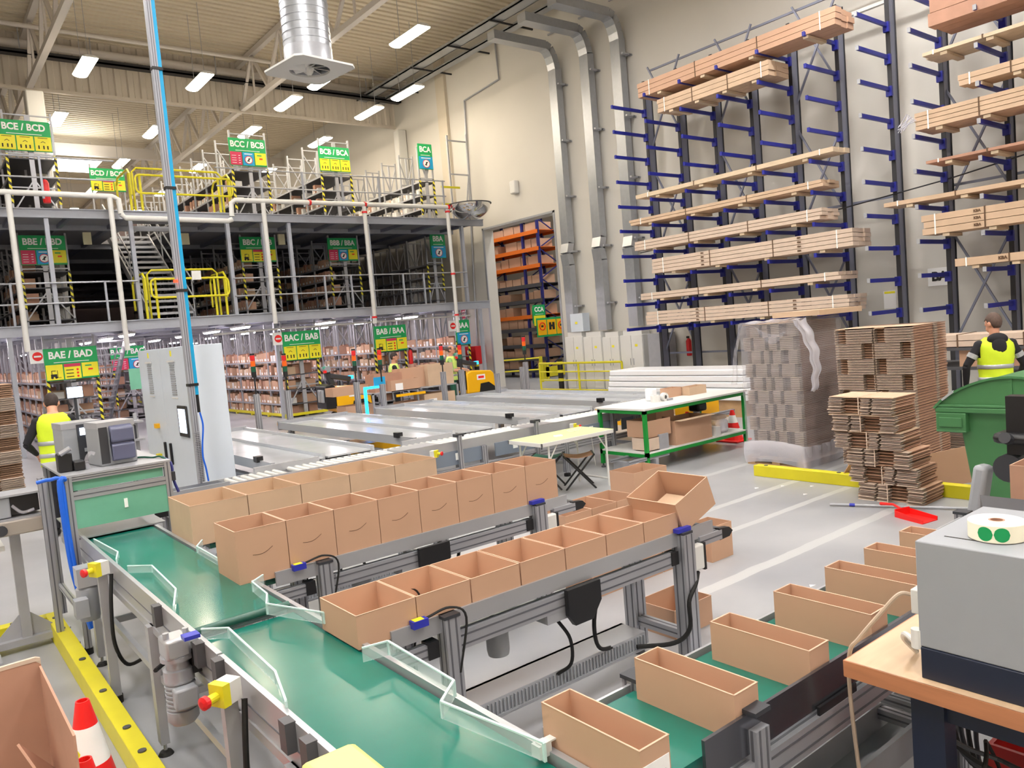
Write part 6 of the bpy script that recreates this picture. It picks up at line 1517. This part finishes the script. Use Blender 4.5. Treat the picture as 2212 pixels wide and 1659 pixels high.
# ---------------------------------------------------------------- people
def etube(m, secs, n=20):
    """secs: (x, y, z, rx, ry)"""
    vs = []; k = len(secs)
    for (x, y, z, rx, ry) in secs:
        for j in range(n):
            a = 2*PI*j/n; vs.append((x+rx*math.cos(a), y+ry*math.sin(a), z))
    fs = [(i*n+j, i*n+(j+1) % n, (i+1)*n+(j+1) % n, (i+1)*n+j) for i in range(k-1) for j in range(n)]
    fs.append(tuple(range(n-1, -1, -1))); fs.append(tuple((k-1)*n+j for j in range(n)))
    m.add(vs, fs)
def ell(m, c, r, n=16, R=None):
    vs = []; k = 10
    for i in range(k+1):
        th = PI*i/k
        for j in range(n):
            v = Vector((r[0]*math.sin(th)*math.cos(2*PI*j/n), r[1]*math.sin(th)*math.sin(2*PI*j/n), -r[2]*math.cos(th)))
            if R is not None: v = R @ v
            vs.append(Vector(c)+v)
    fs = [(i*n+j, i*n+(j+1) % n, (i+1)*n+(j+1) % n, (i+1)*n+j) for i in range(k) for j in range(n)]
    m.add(vs, fs)
def person(lab, loc, rz, arms, head=(0, 0), H=1.78, top=cloth, legs=cloth, lower=cloth, sleeve=cloth, vestm=hv, hairm=hair, bald=False, hood=False, glasses=False, armband=False):
    """local frame: faces +Y. arms: ((elbow, wrist) left, right) in local metres"""
    s = H/1.78; t = thing('person', lab, 'person', loc, rz); parts = []; tags = []
    def seg(p, q, r0, r1, tg): parts.append((Vector(p), Vector(q), r0, r1)); tags.append(tg)
    def T(*pts, r, tg):
        m.tube(pts, r, 12)
        for i in range(len(pts)-1): seg(pts[i], pts[i+1], r[i], r[i+1], tg)
    m = MB()
    etube(m, [(0, 0, .86, .15, .105), (0, 0, .95, .172, .12), (0, 0, 1.05, .158, .11), (0, 0, 1.2, .168, .12), (0, .0, 1.33, .185, .125), (0, -.005, 1.42, .175, .105), (0, -.01, 1.475, .1, .075), (0, -.01, 1.5, .062, .06)])
    seg((-.07, 0, .92), (.07, 0, .92), .1, .1, 2); seg((0, 0, 1.1), (0, 0, 1.38), .17, .17, 1)
    nx, ny = head[0], head[1]; hc = Vector((0, .02+ny, 1.655)); 
    if ny > .05: hc.z -= .045
    T((0, -.01, 1.44), (0, ny*.5, 1.53), (0, hc.y-.01, 1.6), r=[.065, .056, .056], tg=0)
    RH = Matrix.Rotation(nx, 3, 'Z') @ Matrix.Rotation(-ny*2.5, 3, 'X')
    def h(v): return hc+RH @ Vector(v)
    ell(m, h((0, 0, .015)), (.076, .096, .108), R=RH); ell(m, h((0, .035, -.06)), (.052, .06, .055), R=RH)
    m.tube([h((0, .09, .02)), h((0, .108, -.02)), h((0, .1, -.03))], [.01, .016, .012], 8)
    for sx in (-1, 1): ell(m, h((sx*.078, -.01, -.005)), (.012, .022, .032), 8, RH)
    ell(m, h((0, .088, -.055)), (.026, .012, .008), 8, RH)
    seg(h((0, 0, 0)), h((0, .03, -.05)), .1, .07, 0)
    for i, sx in enumerate((-1, 1)):
        el, wr = Vector(arms[i][0]), Vector(arms[i][1]); sh = Vector((sx*.175, -.01, 1.405))
        ell(m, sh, (.062, .06, .06)); seg(sh, sh+Vector((0, 0, .01)), .05, .05, 3)
        m.tube([sh, (sh+el)/2, el], [.056, .053, .043], 12); seg(sh, el, .055, .045, 3)
        m.tube([el, el*.6+wr*.4, wr], [.043, .042, .029], 12); seg(el, wr, .043, .03, 4)
        d = (wr-el).normalized(); a_ = d.cross(Vector((0, 0, 1))); a_ = a_.normalized() if a_.length > .1 else Vector((1, 0, 0)); b_ = a_.cross(d)
        if sx < 0: a_ = -a_
        pc = wr+d*.045; Rm = Matrix((a_, d, b_)).transposed(); ell(m, pc, (.04, .052, .017), 12, Rm); seg(wr, pc+d*.04, .03, .04, 0)
        for k_, (o, L) in enumerate(((-.03, .062), (-.01, .07), (.011, .066), (.03, .052))):
            p0 = pc+a_*o+d*.035; p1 = p0+d*L*.5-b_*.006; p2 = p1+d*L*.42-b_*.02; p3 = p2+d*L*.2-b_*.02
            m.tube([p0-d*.02, p0, p1, p2, p3], [.0095, .0095, .009, .0085, .006], 8); seg(p0, p3, .01, .008, 0)
        p0 = pc-a_*.03-d*.01; p1 = p0-a_*.022+d*.025; p2 = p1-a_*.004+d*.028; m.tube([p0, p1, p2], [.013, .011, .008], 8); seg(p0, p2, .012, .01, 0)
        hip = Vector((sx*.088, 0, .9)); kn = Vector((sx*.1, .02, .49)); an = Vector((sx*.105, -.02, .09))
        m.tube([hip+Vector((0, 0, .06)), hip, (hip+kn)/2, kn], [.085, .093, .08, .062], 14); m.tube([kn, kn*.6+an*.4, an], [.062, .06, .042], 14)
        seg(hip, kn, .09, .06, 2); seg(kn, an, .06, .045, 2)
        ell(m, (sx*.108, .04, .045), (.045, .13, .045)); seg((sx*.105, -.05, .04), (sx*.105, .13, .04), .05, .05, 5)
    m.v = [Vector(v)*s for v in m.v]
    tmp = m.build('tmp', skin, None, w=False); md = tmp.modifiers.new('r', 'REMESH'); md.mode = 'VOXEL'; md.voxel_size = .009; md.use_smooth_shade = True
    sm = tmp.modifiers.new('s', 'SMOOTH'); sm.iterations = 3; sm.factor = .5
    dg = bpy.context.evaluated_depsgraph_get(); me = bpy.data.meshes.new_from_object(tmp.evaluated_get(dg)); bpy.data.objects.remove(tmp)
    me.name = 'body'; me.materials.clear()
    for q in (skin, top, legs, sleeve, lower, rub): me.materials.append(q)
    nf = len(me.polygons); cen = np.empty(nf*3, np.float32); me.polygons.foreach_get('center', cen); cen = cen.reshape(-1, 3)/s
    best = np.full(nf, 1e9); mi = np.zeros(nf, np.int32)
    for (p, q, r0, r1), tg in zip(parts, tags):
        p = np.array(p); q = np.array(q); d = q-p; L2 = max(1e-9, d @ d); tt = np.clip(((cen-p) @ d)/L2, 0, 1)
        ds = np.linalg.norm(cen-(p+tt[:, None]*d), axis=1)-(r0*(1-tt)+r1*tt); w_ = ds < best; best[w_] = ds[w_]; mi[w_] = tg
    neck = (cen[:, 2] > 1.47); mi[neck & (np.abs(cen[:, 0]) < .13)] = 0
    me.polygons.foreach_set('material_index', mi); me.polygons.foreach_set('use_smooth', [True]*nf)
    ob = bpy.data.objects.new('body', me); COL.objects.link(ob); ob.parent = t
    # eyes, brows and mouth
    for sx in (-1, 1):
        e = MB(); ell(e, h((sx*.03, .085, .01))*s, (.011*s, .008*s, .008*s), 10, RH); e.build('eye', wht, t, w=False)
        e = MB(); ell(e, h((sx*.03, .0925, .01))*s, (.005*s, .003*s, .005*s), 8, RH); e.build('iris', ink, t, w=False)
        e = MB(); e.tube([h((sx*.015, .093, .032))*s, h((sx*.03, .093, .037))*s, h((sx*.048, .08, .03))*s], .004*s, 6); e.build('eyebrow', hairm, t, w=False)
    e = MB(); e.tube([h((-.022, .095, -.056))*s, h((0, .1, -.055))*s, h((.022, .095, -.056))*s], .0035*s, 6); e.build('mouth', pink if False else M('lip', (170, 96, 88), .5) if 'lip' not in MATS else MATS['lip'], t, w=False)
    # hair cap
    e = MB(); n = 20; vs = []; K = 8
    for i in range(K+1):
        th = PI*.5*i/K
        for j in range(n):
            a = 2*PI*j/n; front = math.sin(a)
            lo = (.02 if front > .3 else (-.03 if front > -.4 else -.075)) if not bald else (-.075 if front < .1 else -.0)
            z = .015+lo+(.112-lo)*math.sin(th) if not bald else .015+lo+(.06-lo)*math.sin(th)*1.0
            rr = math.cos(th) if not bald else (1-.12*math.sin(th))
            sc = 1.07 if not bald else 1.05
            zz_ = (z-.015)/.112; rad = math.sqrt(max(0, 1-min(1, max(-1, zz_/1.03))**2))
            vs.append(h((.076*sc*rad*math.cos(a), .096*sc*rad*math.sin(a)*(1 if front < 0 else .93), z+.006))*s)
    fs = [(i*n+j, i*n+(j+1) % n, (i+1)*n+(j+1) % n, (i+1)*n+j) for i in range(K) for j in range(n) if not (bald and math.sin(2*PI*(j+.5)/n) > .35)]
    e.add(vs, fs); o_ = e.build('hair', hairm, t, w=False, smooth=True)
    so = o_.modifiers.new('sol', 'SOLIDIFY'); so.thickness = .008
    # vest shell with armholes, plus reflective bands
    def shell(z0, z1, g, mm, name, th=.006, n=28, k=16, arm=True):
        P = [(.80, .176, .128), (.95, .182, .132), (1.05, .172, .124), (1.2, .182, .134), (1.33, .198, .139), (1.42, .192, .122), (1.468, .125, .095), (1.5, .085, .08)]
        def R_(z):
            for a, b in zip(P, P[1:]):
                if a[0] <= z <= b[0]: f = (z-a[0])/(b[0]-a[0]); return a[1]+(b[1]-a[1])*f, a[2]+(b[2]-a[2])*f
            return P[-1][1:] if z > 1.4 else P[0][1:]
        e = MB(); vs = []; hole = []
        for i in range(k+1):
            z = z0+(z1-z0)*i/k; rx, ry = R_(z)
            for j in range(n):
                a = 2*PI*j/n; w_ = .004*math.sin(5*a+z*22); vs.append((Vector(((rx+g+w_)*math.cos(a), (ry+g+w_)*math.sin(a)-.003, z)))*s)
        fs = []
        for i in range(k):
            z = z0+(z1-z0)*(i+.5)/k
            for j in range(n):
                a = 2*PI*(j+.5)/n
                if arm and abs(math.cos(a)) > .86 and 1.27 < z < 1.43: continue
                if arm and math.sin(a) > .93 and z > 1.36: continue
                fs.append((i*n+j, i*n+(j+1) % n, (i+1)*n+(j+1) % n, (i+1)*n+j))
        e.add(vs, fs); o = e.build(name, mm, v_ if name != 'hi_vis_vest' else t, w=False, smooth=True)
        sl = o.modifiers.new('sol', 'SOLIDIFY'); sl.thickness = th; sl.offset = 1; return o
    v_ = None; v_ = shell(.86, 1.49, .006, vestm, 'hi_vis_vest')
    shell(.97, 1.02, .016, refl, 'reflective_band', .002, arm=False, k=2); shell(1.12, 1.17, .016, refl, 'reflective_band', .002, arm=False, k=2)
    if hood:
        e = MB(); ell(e, Vector((0, -.085, 1.47))*s, (.115*s, .06*s, .075*s), 18); ell(e, Vector((0, -.125, 1.38))*s, (.085*s, .035*s, .115*s), 16); ell(e, Vector((0, -.03, 1.475))*s, (.1*s, .085*s, .035*s), 16)
        e.build('hood', cloth, t, w=False, smooth=True)
    if armband:
        for i, sx in enumerate((-1, 1)):
            sh = Vector((sx*.175, -.01, 1.405)); el = Vector(arms[i][0]); a = sh.lerp(el, .42)*s; b = sh.lerp(el, .62)*s
            MB().tube([a, b], .06*s, 14, cap=False).build('sleeve_stripe', refl, t, w=False)
    if glasses:
        e = MB()
        for sx in (-1, 1): e.tube([h((sx*.032+.022*math.cos(a), .1, .008+.016*math.sin(a)))*s for a in [q*PI/5 for q in range(10)]], .002, 5, closed=True); e.tube([h((sx*.054, .098, .01))*s, h((sx*.078, .0, .008))*s], .002, 5)
        e.build('glasses', ink, t, w=False)
    return t
# worker at the left, seen from behind, bent to the monitor
person('person seen from behind in a yellow hi-vis vest and black clothes at the left workstation', (1.5, 11.6, 0), math.radians(-8),
       (((-.31, -.0, 1.15), (-.22, .2, 1.0)), ((.31, .02, 1.15), (.22, .25, 1.08))), head=(0, .09), H=1.9)
# picker in profile, facing right
person('person in profile facing right in a yellow vest over black, behind the cartons', (10.15, 17.9, 0), math.radians(-115),
       (((-.24, .1, 1.15), (-.1, .33, 1.1)), ((.24, .1, 1.14), (.1, .33, 1.08))), H=1.82, vestm=hv2)
person('balding person with glasses in a pale yellow vest and green shirt by the doorway', (11.95, 17.9, 0), math.radians(-132),
       (((-.24, .08, 1.15), (-.12, .33, 1.12)), ((.24, .06, 1.13), (.12, .3, 1.1))), H=1.86, vestm=hv2, top=shirt, sleeve=shirt, lower=skin, legs=clothg, bald=True, hairm=hairg, glasses=True)
person('person seen from behind in a hi-vis vest over a black hooded top, above the bin', (10.9, 3.95, 0), math.radians(-50),
       (((-.32, -.0, 1.16), (-.3, .1, .9)), ((.32, .02, 1.15), (.3, .14, .92))), head=(.5, .0), H=1.88, hairm=hairg, hood=True, armband=True)
# goods behind the right worker
t = thing('packed_shelf', 'low shelf with cartons and long packs behind the worker at the right', 'shelf', (14.3, 4.8, 0))
MB().box(13.6, 3.4, .9, 15.0, 6.6, .95).build('shelf', dsteel, t)
for p_ in ((13.6, 3.5), (13.6, 6.4), (14.9, 3.5), (14.9, 6.4)): MB().box(p_[0], p_[1], 0, p_[0]+.08, p_[1]+.08, .9).build('leg', dsteel, t)
cb(13.7, 5.0, .95, .9, .5, .3, 'plain brown carton behind the worker at the right, left one', card, False); cb(13.7, 4.1, .95, .9, .8, .28, 'brown carton behind the worker at the right, right one', card3, False)
bundle(3.5, 6.5, 1.3, 2, 3, .1, 13.6, .25, 'long pale packs lying behind the worker at the right', cardpale, skids=False)
MB().box(13.6, 3.4, 1.22, 14.6, 6.6, 1.27).build('shelf', dsteel, bpy.data.objects['packed_shelf'])
palletobj(10.6, 11.4, 3.4, 4.6, 'wooden pallet on the floor behind the tall double stack')
flat(10.65, 11.3, 3.6, 4.5, .12, 40, .0158, 'lower stack of flattened cartons behind the tall stack, next to the bin', ((0, 1),), strap=False)
tag(MB().tube([(11.2, 4.75+.08*math.cos(a), 1.05+.12*math.sin(a)) for a in [q*PI/10-PI/2 for q in range(11)]], .02, 8).build('cart_handle', black, None), 'curved black cart handle beside the tall stack', 'handle')
